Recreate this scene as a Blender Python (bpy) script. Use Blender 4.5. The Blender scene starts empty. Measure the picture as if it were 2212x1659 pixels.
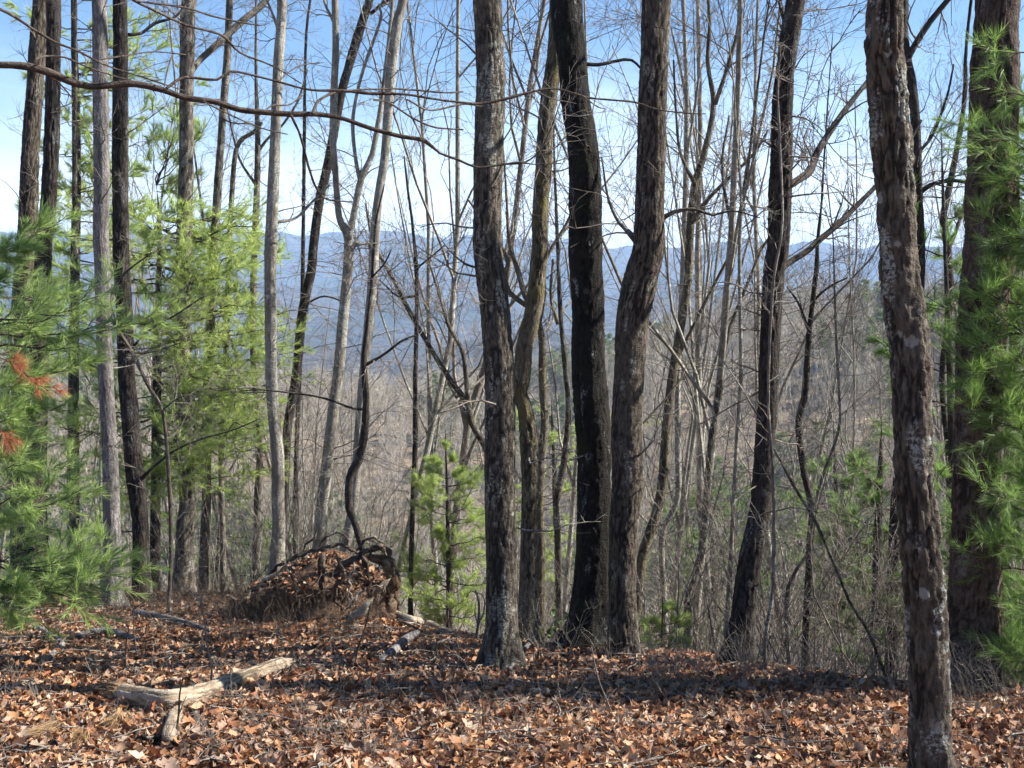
import bpy, math, random
import numpy as np
from mathutils import Vector
rng = np.random.default_rng(7)
R = math.radians
scene = bpy.context.scene
C = scene.collection

# ------------------------------------------------------------------ camera
F = 2600.0                     # focal length in units where the picture is 2212 wide
PITCH = math.atan(229.5 / F)
EYE = 1.5
cam_d = bpy.data.cameras.new('camera'); cam = bpy.data.objects.new('camera', cam_d); C.objects.link(cam)
cam_d.sensor_width = 36; cam_d.lens = 36 * F / 2212
cam_d.clip_start = 0.05; cam_d.clip_end = 20000
cam.location = (0, 0, EYE); cam.rotation_euler = (math.pi/2 - PITCH, 0, 0)
scene.camera = cam
# ------------------------------------------------------------------ sky, sun, exposure
SUN_EL, SUN_AZ = R(41), R(85)          # azimuth clockwise from the view direction
world = bpy.data.worlds.new('World'); scene.world = world; world.use_nodes = True
nt = world.node_tree; nt.nodes.clear()
def N(t, ty, **kw):
    n = t.nodes.new(ty)
    for k, v in kw.items(): setattr(n, k, v)
    return n
sky = N(nt, 'ShaderNodeTexSky', sky_type='NISHITA'); sky.sun_disc = False
sky.sun_elevation = SUN_EL; sky.sun_rotation = SUN_AZ; sky.altitude = 800; sky.air_density = 1.0; sky.dust_density = 0.6; sky.ozone_density = 2.5
bg = N(nt, 'ShaderNodeBackground'); bg.inputs['Strength'].default_value = 0.058
out = N(nt, 'ShaderNodeOutputWorld')
tc = N(nt, 'ShaderNodeTexCoord'); sep = N(nt, 'ShaderNodeSeparateXYZ'); nt.links.new(tc.outputs['Generated'], sep.inputs[0])
mp = N(nt, 'ShaderNodeMapping'); mp.inputs['Scale'].default_value = (1, 1, 3.2); nt.links.new(tc.outputs['Generated'], mp.inputs[0])
nz = N(nt, 'ShaderNodeTexNoise'); nz.inputs['Scale'].default_value = 4.5; nz.inputs['Detail'].default_value = 7; nz.inputs['Roughness'].default_value = .55
nt.links.new(mp.outputs[0], nz.inputs['Vector'])
ma = N(nt, 'ShaderNodeMath', operation='MULTIPLY_ADD'); ma.inputs[1].default_value = -0.13; nt.links.new(nz.outputs['Fac'], ma.inputs[0]); nt.links.new(sep.outputs['Z'], ma.inputs[2])
mr = N(nt, 'ShaderNodeMapRange', interpolation_type='SMOOTHSTEP'); mr.inputs['From Min'].default_value = 0.115; mr.inputs['From Max'].default_value = -0.065
mr.inputs['To Max'].default_value = 0.9
nt.links.new(ma.outputs[0], mr.inputs['Value'])
mx = N(nt, 'ShaderNodeMix', data_type='RGBA'); mx.inputs['B'].default_value = (10.8, 11.9, 13.2, 1)
nt.links.new(mr.outputs[0], mx.inputs['Factor'])
tint = N(nt, 'ShaderNodeMix', data_type='RGBA', blend_type='MULTIPLY'); tint.inputs['Factor'].default_value = 1; tint.inputs['B'].default_value = (.82, .98, 1.12, 1)
nt.links.new(sky.outputs[0], tint.inputs['A']); nt.links.new(tint.outputs['Result'], mx.inputs['A'])
nt.links.new(mx.outputs['Result'], bg.inputs['Color']); nt.links.new(bg.outputs[0], out.inputs[0])
sd = bpy.data.lights.new('sun', 'SUN'); sd.energy = 5.0; sd.angle = R(0.53); sd.color = (1.0, 0.95, 0.87)
sun = bpy.data.objects.new('sun', sd); C.objects.link(sun)
sv = Vector((math.sin(SUN_AZ)*math.cos(SUN_EL), math.cos(SUN_AZ)*math.cos(SUN_EL), math.sin(SUN_EL)))
sun.rotation_euler = sv.to_track_quat('Z', 'Y').to_euler(); sun.location = (30, 0, 40)
scene.view_settings.view_transform = 'Standard'; scene.view_settings.look = 'None'
scene.view_settings.exposure = 1.5; scene.view_settings.gamma = 1
scene.view_settings.use_curve_mapping = False
cy = scene.cycles
cy.use_denoising = True; cy.denoiser = 'OPENIMAGEDENOISE'
cy.max_bounces = 5; cy.diffuse_bounces = 3; cy.transmission_bounces = 3; cy.volume_bounces = 1; cy.transparent_max_bounces = 4
cy.use_adaptive_sampling = True; cy.adaptive_threshold = 0.02
cy.caustics_reflective = False; cy.caustics_refractive = False

# ------------------------------------------------------------------ noise
def _h(i, j, k, s):
    n = (i.astype(np.int64)*374761393 + j.astype(np.int64)*668265263 + k.astype(np.int64)*2147483647 + s*1274126177) & 0xffffffff
    n = ((n ^ (n >> 13)) * 1274126177) & 0xffffffff
    n = ((n ^ (n >> 16)) * 2246822519) & 0xffffffff
    return ((n ^ (n >> 15)) & 0xffffff) / float(0xffffff)
def vnoise(p, s=0):
    f = np.floor(p); t = p - f; t = t*t*(3-2*t)
    i, j, k = f[..., 0].astype(np.int64), f[..., 1].astype(np.int64), f[..., 2].astype(np.int64)
    r = 0
    for a in (0, 1):
        for b in (0, 1):
            for c in (0, 1):
                w = (t[..., 0] if a else 1-t[..., 0])*(t[..., 1] if b else 1-t[..., 1])*(t[..., 2] if c else 1-t[..., 2])
                r = r + w*_h(i+a, j+b, k+c, s)
    return r*2-1
def fbm(p, s=0, o=4):
    r = 0; a = 1.0; t = 0
    for q in range(o):
        r = r + a*vnoise(p*(2.03**q), s+q*17); t += a; a *= .5
    return r/t
def fbm2(x, y, s=0, o=4):
    return fbm(np.stack([x, y, np.zeros_like(x)+.37], -1), s, o)
def voro(p, s=0):
    f = np.floor(p); b1 = np.full(p.shape[:-1], 9.0); b2 = b1.copy(); idv = np.zeros(p.shape[:-1])
    for a in (-1, 0, 1):
        for b in (-1, 0, 1):
            for c in (-1, 0, 1):
                q = f + np.array([a, b, c]); i, j, k = q[..., 0].astype(np.int64), q[..., 1].astype(np.int64), q[..., 2].astype(np.int64)
                fx = q + np.stack([_h(i, j, k, s), _h(i, j, k, s+1), _h(i, j, k, s+2)], -1)
                d = np.sqrt(((fx-p)**2).sum(-1)); h = _h(i, j, k, s+3)
                m = d < b1
                b2 = np.where(m, b1, np.minimum(b2, d)); idv = np.where(m, h, idv); b1 = np.where(m, d, b1)
    return b1, b2, idv

# ------------------------------------------------------------------ materials
def mat(name, build):
    m = bpy.data.materials.new(name); m.use_nodes = True; t = m.node_tree
    b = t.nodes['Principled BSDF']; b.inputs['Roughness'].default_value = .9; b.inputs['Specular IOR Level'].default_value = .2
    build(t, b); return m
def ramp(t, src, stops):
    r = N(t, 'ShaderNodeValToRGB'); e = r.color_ramp.elements
    while len(e) < len(stops): e.new(.5)
    for q, (p, c) in zip(e, stops):
        q.position = p; q.color = (*c, 1) if len(c) == 3 else c
    t.links.new(src, r.inputs[0]); return r.outputs[0]
def noise(t, vec, scale, detail=4, rough=.55):
    n = N(t, 'ShaderNodeTexNoise'); n.inputs['Scale'].default_value = scale; n.inputs['Detail'].default_value = detail; n.inputs['Roughness'].default_value = rough
    if vec is not None: t.links.new(vec, n.inputs['Vector'])
    return n.outputs['Fac']
def vmap(t, src, sc):
    m = N(t, 'ShaderNodeMapping'); m.inputs['Scale'].default_value = sc; t.links.new(src, m.inputs[0]); return m.outputs[0]
def mixc(t, f, a, b, mode='MIX'):
    m = N(t, 'ShaderNodeMix', data_type='RGBA', blend_type=mode)
    for key, v in (('Factor', f), ('A', a), ('B', b)):
        if isinstance(v, (int, float)): m.inputs[key].default_value = v
        elif isinstance(v, tuple): m.inputs[key].default_value = (*v, 1)
        else: t.links.new(v, m.inputs[key])
    return m.outputs['Result']
def mrange(t, src, a, b, lo=0., hi=1.):
    m = N(t, 'ShaderNodeMapRange', interpolation_type='SMOOTHSTEP')
    for k, v in (('From Min', a), ('From Max', b), ('To Min', lo), ('To Max', hi)): m.inputs[k].default_value = v
    t.links.new(src, m.inputs['Value']); return m.outputs[0]
def bump(t, b, h, st, dist):
    n = N(t, 'ShaderNodeBump'); n.inputs['Strength'].default_value = st; n.inputs['Distance'].default_value = dist
    t.links.new(h, n.inputs['Height']); t.links.new(n.outputs[0], b.inputs['Normal'])

def bark(name, dark, light, lichen, lich_amt=.5, moss=None, cell=55, plates=None):
    def f(t, b):
        a = N(t, 'ShaderNodeAttribute', attribute_name='bc').outputs['Vector']
        st = vmap(t, a, (1, 1, .30)); s2 = vmap(t, a, (1, 1, .35))
        n1 = noise(t, st, cell, 5, .6); n2 = noise(t, s2, 9, 4); n3 = noise(t, a, 60, 3, .7)
        sc_ = lambda c, k=.66: tuple(v*k for v in c)
        col = ramp(t, n1, [(.36, sc_(dark, .75)), (.64, sc_(light, .70))])
        l1 = mrange(t, n2, .62-.22*lich_amt, .70-.2*lich_amt)
        l2 = mrange(t, n3, .45, .58)
        mm = N(t, 'ShaderNodeMath', operation='MULTIPLY'); t.links.new(l1, mm.inputs[0]); t.links.new(l2, mm.inputs[1])
        col = mixc(t, mm.outputs[0], col, sc_(lichen, .75))
        v = N(t, 'ShaderNodeTexVoronoi'); v.inputs['Scale'].default_value = 7; t.links.new(vmap(t, a, (1, 1, .8)), v.inputs['Vector'])
        nn = noise(t, a, 30, 3)
        md = N(t, 'ShaderNodeMath', operation='MULTIPLY_ADD'); md.inputs[1].default_value = .35; t.links.new(nn, md.inputs[0]); t.links.new(v.outputs['Distance'], md.inputs[2])
        patch = mrange(t, md.outputs[0], .36, .30, 0, min(1, lich_amt*1.3))
        col = mixc(t, patch, col, sc_(lichen, .9))
        gv = N(t, 'ShaderNodeAttribute', attribute_name='groove').outputs['Fac']
        col = mixc(t, mrange(t, gv, .30, .85, 0, .9), col, sc_(dark, .35))
        if moss:
            n4 = noise(t, a, 5, 3); col = mixc(t, mrange(t, n4, .5, .68, 0, .8), col, moss)
        t.links.new(col, b.inputs['Base Color'])
        w = N(t, 'ShaderNodeMath', operation='ADD'); t.links.new(n1, w.inputs[0]); t.links.new(n3, w.inputs[1])
        bump(t, b, w.outputs[0], 1, .014)
    return mat(name, f)
M = {}
M['bark_oak'] = bark('oak_bark', (.05, .039, .030), (.195, .160, .120), (.34, .34, .29), .25)
M['bark_oak2'] = bark('grey_oak_bark', (.05, .041, .032), (.20, .170, .130), (.40, .40, .34), .4)
M['bark_grey'] = bark('grey_bark', (.10, .082, .064), (.34, .295, .235), (.42, .42, .36), .45, None, 40)
M['bark_black'] = bark('black_bark', (.013, .011, .009), (.036, .031, .024), (.36, .37, .36), .10, (.022, .022, .010))
M['bark_dark'] = bark('dark_bark', (.035, .028, .024), (.10, .082, .068), (.2, .2, .19), .3)
M['bark_plate'] = bark('plated_bark', (.05, .039, .029), (.20, .165, .125), (.44, .45, .40), .42, None, 50)
M['bark_pine'] = bark('pine_bark', (.06, .038, .028), (.18, .125, .095), (.24, .2, .18), .3)
M['bark_pale'] = bark('pale_bark', (.22, .195, .155), (.46, .425, .35), (.55, .55, .47), .7, None, 30)
M['bark_dead'] = bark('weathered_wood', (.14, .125, .12), (.36, .33, .305), (.45, .43, .41), .35, None, 45)
M['bark_moss'] = bark('mossy_bark', (.08, .065, .042), (.27, .23, .155), (.36, .34, .26), .4, (.15, .125, .055))
M['twig'] = bark('twig_bark', (.16, .13, .105), (.38, .33, .275), (.5, .48, .42), .5, None, 20)
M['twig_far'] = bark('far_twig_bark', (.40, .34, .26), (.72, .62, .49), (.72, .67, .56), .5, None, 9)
M['branch'] = bark('branch_bark', (.055, .040, .032), (.15, .115, .09), (.25, .23, .2), .25, None, 60)
M['log_pale'] = bark('bare_log_wood', (.27, .20, .13), (.56, .46, .34), (.50, .47, .41), .5, None, 22)
M['wood_rot'] = bark('rotten_wood', (.10, .06, .03), (.34, .22, .12), (.4, .33, .24), .3, None, 50)
M['root'] = bark('root_bark', (.07, .05, .038), (.20, .15, .11), (.3, .26, .2), .3, None, 50)

def island(t): return N(t, 'ShaderNodeNewGeometry').outputs['Random Per Island']
def translucent(t, b, col, amt):
    tr = N(t, 'ShaderNodeBsdfTranslucent'); t.links.new(col, tr.inputs['Color'])
    ms = N(t, 'ShaderNodeMixShader'); ms.inputs[0].default_value = amt
    t.links.new(b.outputs[0], ms.inputs[1]); t.links.new(tr.outputs[0], ms.inputs[2])
    o = [n for n in t.nodes if n.type == 'OUTPUT_MATERIAL'][0]; t.links.new(ms.outputs[0], o.inputs['Surface'])
LEAFCOL = [(0, (.06, .028, .018)), (.18, (.17, .075, .038)), (.35, (.36, .155, .065)), (.52, (.46, .235, .105)), (.68, (.53, .34, .20)), (.8, (.30, .20, .15)), (.9, (.55, .42, .30)), (1, (.38, .12, .04))]
def leafmat(name, obj_random=False):
    def f(t, b):
        s = N(t, 'ShaderNodeObjectInfo').outputs['Random'] if obj_random else island(t)
        col = ramp(t, s, LEAFCOL)
        n = noise(t, N(t, 'ShaderNodeTexCoord').outputs['Object'], 45 if not obj_random else 45, 3)
        col = mixc(t, mrange(t, n, .5, .75, 0, .5), col, (.13, .075, .05))
        if not obj_random:
            g2 = noise(t, N(t, 'ShaderNodeTexCoord').outputs['Object'], 1.6, 4, .6); col = mixc(t, mrange(t, g2, .46, .66, 0, .65), col, (.09, .052, .034))
        t.links.new(col, b.inputs['Base Color']); b.inputs['Roughness'].default_value = .6; b.inputs['Specular IOR Level'].default_value = .35
        bump(t, b, n, .4, .004)
        translucent(t, b, col, .18)
    return mat(name, f)
M['leaf'] = leafmat('dry_leaf'); M['leaf1'] = leafmat('dry_leaf_single', True)
def needlemat(name, stops, tr=.35):
    def f(t, b):
        col = ramp(t, island(t), stops); t.links.new(col, b.inputs['Base Color'])
        b.inputs['Roughness'].default_value = .45; b.inputs['Specular IOR Level'].default_value = .4
        translucent(t, b, col, tr)
    return mat(name, f)
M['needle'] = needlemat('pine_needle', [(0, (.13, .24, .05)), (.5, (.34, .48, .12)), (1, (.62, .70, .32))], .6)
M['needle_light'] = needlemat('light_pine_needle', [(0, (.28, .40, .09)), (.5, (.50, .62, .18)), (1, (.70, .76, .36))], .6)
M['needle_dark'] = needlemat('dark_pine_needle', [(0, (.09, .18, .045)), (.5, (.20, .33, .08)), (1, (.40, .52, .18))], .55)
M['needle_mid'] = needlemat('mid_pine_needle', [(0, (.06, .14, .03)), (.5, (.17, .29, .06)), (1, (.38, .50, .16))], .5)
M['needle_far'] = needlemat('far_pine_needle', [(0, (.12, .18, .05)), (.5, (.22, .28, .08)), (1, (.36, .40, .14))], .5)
M['needle_dead'] = needlemat('dead_pine_needle', [(0, (.36, .12, .05)), (1, (.60, .26, .12))], .4)
M['needle_straw'] = needlemat('straw_needle', [(0, (.42, .26, .12)), (1, (.62, .44, .24))], .2)
M['laurel'] = needlemat('laurel_leaf', [(0, (.05, .09, .025)), (.6, (.10, .16, .04)), (1, (.22, .25, .09))], .2)
M['moss'] = needlemat('moss', [(0, (.03, .06, .01)), (1, (.08, .12, .02))], .1)
def f(t, b):
    g = N(t, 'ShaderNodeTexCoord').outputs['Object']
    n = noise(t, g, 22, 6, .65); n2 = noise(t, g, 2.2, 3)
    col = ramp(t, n, [(.3, (.05, .03, .02)), (.5, (.15, .085, .05)), (.7, (.27, .165, .10))])
    col = mixc(t, mrange(t, n2, .4, .7, 0, .4), col, (.12, .08, .055))
    t.links.new(col, b.inputs['Base Color']); bump(t, b, n, .8, .03)
M['soil'] = mat('leafy_soil', f)
def f(t, b):
    g = N(t, 'ShaderNodeTexCoord').outputs['Object']
    n = noise(t, g, 30, 6, .65)
    t.links.new(ramp(t, n, [(.3, (.04, .024, .016)), (.7, (.24, .145, .09))]), b.inputs['Base Color']); bump(t, b, n, 1, .04)
M['dirt'] = mat('dark_dirt', f)
def f(t, b):
    g = N(t, 'ShaderNodeTexCoord').outputs['Object']
    n = noise(t, g, .35, 8, .75); n2 = noise(t, g, .02, 4)
    col = ramp(t, n, [(.35, (.15, .11, .07)), (.6, (.34, .26, .17))])
    col = mixc(t, mrange(t, n2, .48, .62, 0, .6), col, (.06, .08, .03))
    t.links.new(col, b.inputs['Base Color']); bump(t, b, n, 1, 1.0)
M['hill'] = mat('wooded_hillside', f)
def f(t, b):
    g = N(t, 'ShaderNodeTexCoord').outputs['Object']
    n = noise(t, g, .05, 9, .8); n2 = noise(t, g, .008, 6, .65)
    col = ramp(t, n, [(.42, (.03, .028, .024)), (.58, (.21, .17, .14))])
    col = mixc(t, mrange(t, n2, .45, .6, 0, .75), col, (.03, .05, .025))
    t.links.new(col, b.inputs['Base Color']); bump(t, b, n, 1, 25.0)
M['mount'] = mat('wooded_mountain', f)

# ------------------------------------------------------------------ object helpers
def link_props(o, label=None, cat=None, group=None, kind=None):
    if label: o['label'] = label
    if cat: o['category'] = cat
    if group: o['group'] = group
    if kind: o['kind'] = kind
    return o
def mesh(name, V, faces, m, attr=None, smooth=True, fr=None):
    """faces: list of int arrays (n,3) or (n,4)"""
    me = bpy.data.meshes.new(name)
    V = np.asarray(V, dtype=np.float32).reshape(-1, 3)
    faces = [np.asarray(f, dtype=np.int32) for f in faces if len(f)]
    me.vertices.add(len(V)); me.vertices.foreach_set('co', V.ravel())
    nl = sum(f.size for f in faces); npol = sum(len(f) for f in faces)
    me.loops.add(nl); me.polygons.add(npol)
    me.loops.foreach_set('vertex_index', np.concatenate([f.ravel() for f in faces]))
    st = []; o = 0
    for f in faces:
        st.append(o + np.arange(len(f))*f.shape[1]); o += f.size
    me.polygons.foreach_set('loop_start', np.concatenate(st).astype(np.int32))
    if smooth: me.polygons.foreach_set('use_smooth', np.ones(npol, dtype=bool))
    if attr is not None:
        a = me.attributes.new('bc', 'FLOAT_VECTOR', 'POINT'); a.data.foreach_set('vector', np.asarray(attr, dtype=np.float32).ravel())
    if fr is not None:
        a = me.attributes.new('groove', 'FLOAT', 'POINT'); a.data.foreach_set('value', np.asarray(fr, dtype=np.float32).ravel())
    me.update(calc_edges=True); me.materials.append(m)
    return me
def obj(name, me, parent=None, loc=(0, 0, 0)):
    o = bpy.data.objects.new(name, me); C.objects.link(o); o.location = loc
    if parent is not None: o.parent = parent
    return o
def empty(name, loc, **kw):
    o = bpy.data.objects.new(name, None); C.objects.link(o); o.location = loc; o.empty_display_size = .2
    return link_props(o, **kw)
class Geo:
    def __init__(s): s.V = []; s.A = []; s.Q = []; s.T = []; s.n = 0; s.F = []
    def add(s, V, A, Q=None, T=None, Fr=None):
        V = V.reshape(-1, 3); s.F.append(np.zeros(len(V)) if Fr is None else Fr); s.V.append(V); s.A.append(V if A is None else A.reshape(-1, 3))
        if Q is not None and len(Q): s.Q.append(Q + s.n)
        if T is not None and len(T): s.T.append(T + s.n)
        s.n += len(V)
    def obj(s, name, m, parent=None, origin=(0, 0, 0), **kw):
        V = np.concatenate(s.V) - np.asarray(origin); A = np.concatenate(s.A)
        me = mesh(name, V, ([np.concatenate(s.Q)] if s.Q else []) + ([np.concatenate(s.T)] if s.T else []), m, A, fr=np.concatenate(s.F))
        return link_props(obj(name, me, parent, (0, 0, 0) if parent is not None else origin), **kw)
def norm(v): return v/np.maximum(np.linalg.norm(v, axis=-1, keepdims=True), 1e-9)
def tubes(g, P, Rr, sides=3):
    """batch of polylines P (T,K,3), radii (T,K)"""
    T, K, _ = P.shape
    if T == 0: return
    d = norm(np.gradient(P, axis=1)); ref = np.tile(np.array([.36, .71, .12]), (T, 1))
    ax = norm(P[:, -1]-P[:, 0]); ref = np.where(np.abs((ref*ax).sum(-1, keepdims=True)) > .9, np.array([1., -.3, .1]), ref)
    u = norm(np.cross(d, ref[:, None, :])); w = np.cross(d, u)
    th = np.arange(sides)*2*np.pi/sides
    V = P[:, :, None, :] + Rr[:, :, None, None]*(u[:, :, None, :]*np.cos(th)[None, None, :, None] + w[:, :, None, :]*np.sin(th)[None, None, :, None])
    s = np.concatenate([np.zeros((T, 1)), np.cumsum(np.linalg.norm(np.diff(P, axis=1), axis=-1), 1)], 1)
    off = rng.random((T, 1, 1))*9
    A = np.stack([Rr[:, :, None]*np.cos(th)+off, Rr[:, :, None]*np.sin(th)+off*.7, np.broadcast_to(s[:, :, None], (T, K, sides))+off], -1)
    base = (np.arange(T)*K*sides)[:, None, None]; k = (np.arange(K-1)*sides)[None, :, None]; j = np.arange(sides)[None, None, :]; j2 = (j+1) % sides
    Q = np.stack([base+k+j, base+k+j2, base+k+sides+j2, base+k+sides+j], -1).reshape(-1, 4)
    g.add(V, A, Q)
def resample(P, Rr, step):
    P = np.asarray(P, float); Rr = np.asarray(Rr, float)
    # Catmull-Rom through the points
    n = len(P)
    E = np.vstack([2*P[0]-P[1], P, 2*P[-1]-P[-2]])
    outP, outR = [], []
    for i in range(n-1):
        L = np.linalg.norm(P[i+1]-P[i]); m = max(2, int(L/(step if np.isscalar(step) else step[i])))
        t = (np.arange(m)/m)[:, None]; a, b, c, d = E[i], E[i+1], E[i+2], E[i+3]
        outP.append(.5*((2*b)+(-a+c)*t+(2*a-5*b+4*c-d)*t*t+(-a+3*b-3*c+d)*t**3))
        ts = t[:, 0]*t[:, 0]*(3-2*t[:, 0]); outR.append(Rr[i]*(1-ts)+Rr[i+1]*ts)
    outP.append(P[-1:]); outR.append(Rr[-1:])
    return np.concatenate(outP), np.concatenate(outR)
def trunk_tube(g, P, Rr, sides=48, furrow=.006, cell=.03, stretch=.2, seed=0, lump=.05, caps=True, flare=0.):
    """one detailed bark tube: real furrows and ridges"""
    n = len(P); d = norm(np.gradient(P, axis=0)); u = np.zeros_like(P)
    r0 = np.array([1., 0, 0]) if abs(d[0, 0]) < .8 else np.array([0, 1., 0])
    u0 = norm(np.cross(d[0], np.cross(r0, d[0])))
    for i in range(n):
        u0 = u0 - d[i]*np.dot(u0, d[i]); u0 = u0/np.linalg.norm(u0); u[i] = u0
    w = np.cross(d, u)
    th = np.arange(sides)*2*np.pi/sides; s = np.concatenate([[0], np.cumsum(np.linalg.norm(np.diff(P, axis=0), axis=1))])
    rm = max(Rr.mean(), 1e-4)
    cx, sx = np.cos(th)[None, :], np.sin(th)[None, :]
    A = np.stack([np.broadcast_to(cx*rm, (n, sides)), np.broadcast_to(sx*rm, (n, sides)), np.broadcast_to(s[:, None], (n, sides))], -1)
    rad = np.broadcast_to(Rr[:, None], (n, sides)).copy()
    rad = rad*(1 + lump*fbm(A*np.array([1/rm*.6, 1/rm*.6, 1.6]), seed, 3))
    if flare:
        hh = np.maximum(s-.10, 0)[:, None]; rad = rad*(1+flare*np.exp(-hh/(1.1*Rr[0]))*(.75+.5*np.cos(th[None, :]*4+seed)+.3*np.cos(th[None, :]*7+seed*2)))
    gr = np.zeros((n, sides))
    if furrow > 0:
        warp = np.stack([fbm(A*12, seed+5, 2), fbm(A*12, seed+6, 2), np.zeros((n, sides))], -1)*.3
        b1, b2, idv = voro(A*np.array([1, 1, stretch])/cell + warp*1.1, seed)
        mod = np.clip(.98+1.3*fbm(A*np.array([9, 9, 3.]), seed+21, 3), .3, 1.15)
        e = 1-(1-np.clip((b2-b1)/.30, 0, 1))*np.minimum(mod, 1); gr = (1-e)*min(1, furrow/.006)
        rad = rad + furrow*(e**.6 - .75 + .5*(idv-.5)) + furrow*.5*fbm(A*80*np.array([1, 1, .5]), seed+9, 2)
    V = P[:, None, :] + rad[..., None]*(u[:, None, :]*cx[..., None] + w[:, None, :]*sx[..., None])
    k = (np.arange(n-1)*sides)[:, None]; j = np.arange(sides)[None, :]; j2 = (j+1) % sides
    Q = np.stack([k+j, k+j2, k+sides+j2, k+sides+j], -1).reshape(-1, 4)
    off = np.array([seed*3.1 % 7, seed*1.7 % 5, seed*2.3 % 11])
    T = None
    VV = V.reshape(-1, 3); AA = A.reshape(-1, 3)
    if caps:
        VV = np.vstack([VV, P[0]-d[0]*.01, P[-1]+d[-1]*.01]); AA = np.vstack([AA, A[0, 0], A[-1, 0]])
        c0, c1 = n*sides, n*sides+1; jj = np.arange(sides); jj2 = (jj+1) % sides
        T = np.vstack([np.stack([jj2, jj, np.full(sides, c0)], -1), np.stack([(n-1)*sides+jj, (n-1)*sides+jj2, np.full(sides, c1)], -1)])
    g.add(VV, AA+off, Q, T, np.concatenate([gr.ravel(), np.zeros(len(VV)-n*sides)]))
def grow(P, Rr, n, t0, t1, ang, L, K=4, wig=.25, up=.25, rr=.5, rmin=.002, rtip=.35, flat=0., decay=.5):
    """n children on each polyline of the batch"""
    T, Kp, _ = P.shape
    if T == 0 or n == 0: return np.zeros((0, K, 3)), np.zeros((0, K))
    t = t0+(t1-t0)*rng.random((T, n)); x = t*(Kp-1); i = np.minimum(x.astype(int), Kp-2); f = x-i
    ti = np.arange(T)[:, None]
    S = P[ti, i]*(1-f[..., None])+P[ti, i+1]*f[..., None]
    tan = norm(P[ti, i+1]-P[ti, i]); rad = Rr[ti, i]*(1-f)+Rr[ti, i+1]*f
    rv = rng.normal(size=(T, n, 3)); rv[..., 2] *= (1-flat)
    perp = norm(rv-(rv*tan).sum(-1, keepdims=True)*tan)
    a = (ang*(.7+.6*rng.random((T, n))))[..., None]
    d = norm(np.cos(a)*tan+np.sin(a)*perp)
    Ln = (L if np.isscalar(L) else np.asarray(L)[:, None])*(1-decay*(t-t0)/max(t1-t0, 1e-6))*(.55+.7*rng.random((T, n)))
    pts = [S]; dd = d
    for k in range(K-1):
        dd = norm(dd + wig*rng.normal(size=d.shape) + np.array([0, 0, up]))
        pts.append(pts[-1]+dd*(Ln/(K-1))[..., None])
    PP = np.stack(pts, 2).reshape(T*n, K, 3)
    r0 = np.maximum(rad*rr, rmin).reshape(-1, 1)
    RR = np.maximum(r0*np.linspace(1, rtip, K)[None, :], rmin*.7)
    return PP, RR

# ------------------------------------------------------------------ picture measurements -> places in the world
cp, sp = math.cos(PITCH), math.sin(PITCH)
def ray(x, y):
    a = (x-1106)/F; b = -(y-829.5)/F
    v = np.array([a, cp+b*sp, -sp+b*cp]); return v/v[1]
def at(x, y, d):
    r = ray(x, y); return np.array([r[0]*d, d, EYE+r[2]*d])
RX = [-30, -12, -8, -5.7, -3.1, -1.8, -.8, 0, 1.4, 2.3, 3.1, 8, 30]
RY = [14, 14, 14, 13.8, 13.3, 12, 10.5, 9.5, 9.05, 8.0, 7.5, 7.2, 8]
def elev_z(y, r): return EYE + r*math.tan(math.atan((829.5-y)/F)-PITCH)
CX = [-2500, -600, 0, 300, 600, 860, 920, 1000, 1100, 1300, 1450, 1600, 1690, 1760, 1860, 2212, 3000, 4700]
CY = [540, 520, 505, 515, 506, 503, 515, 507, 512, 528, 538, 520, 535, 520, 538, 530, 500, 540]
HX = [-3000, 0, 400, 700, 900, 1100, 1300, 1450, 1650, 1900, 2212, 5000]
HY = [900, 880, 890, 920, 925, 915, 850, 790, 745, 715, 690, 780]
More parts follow.
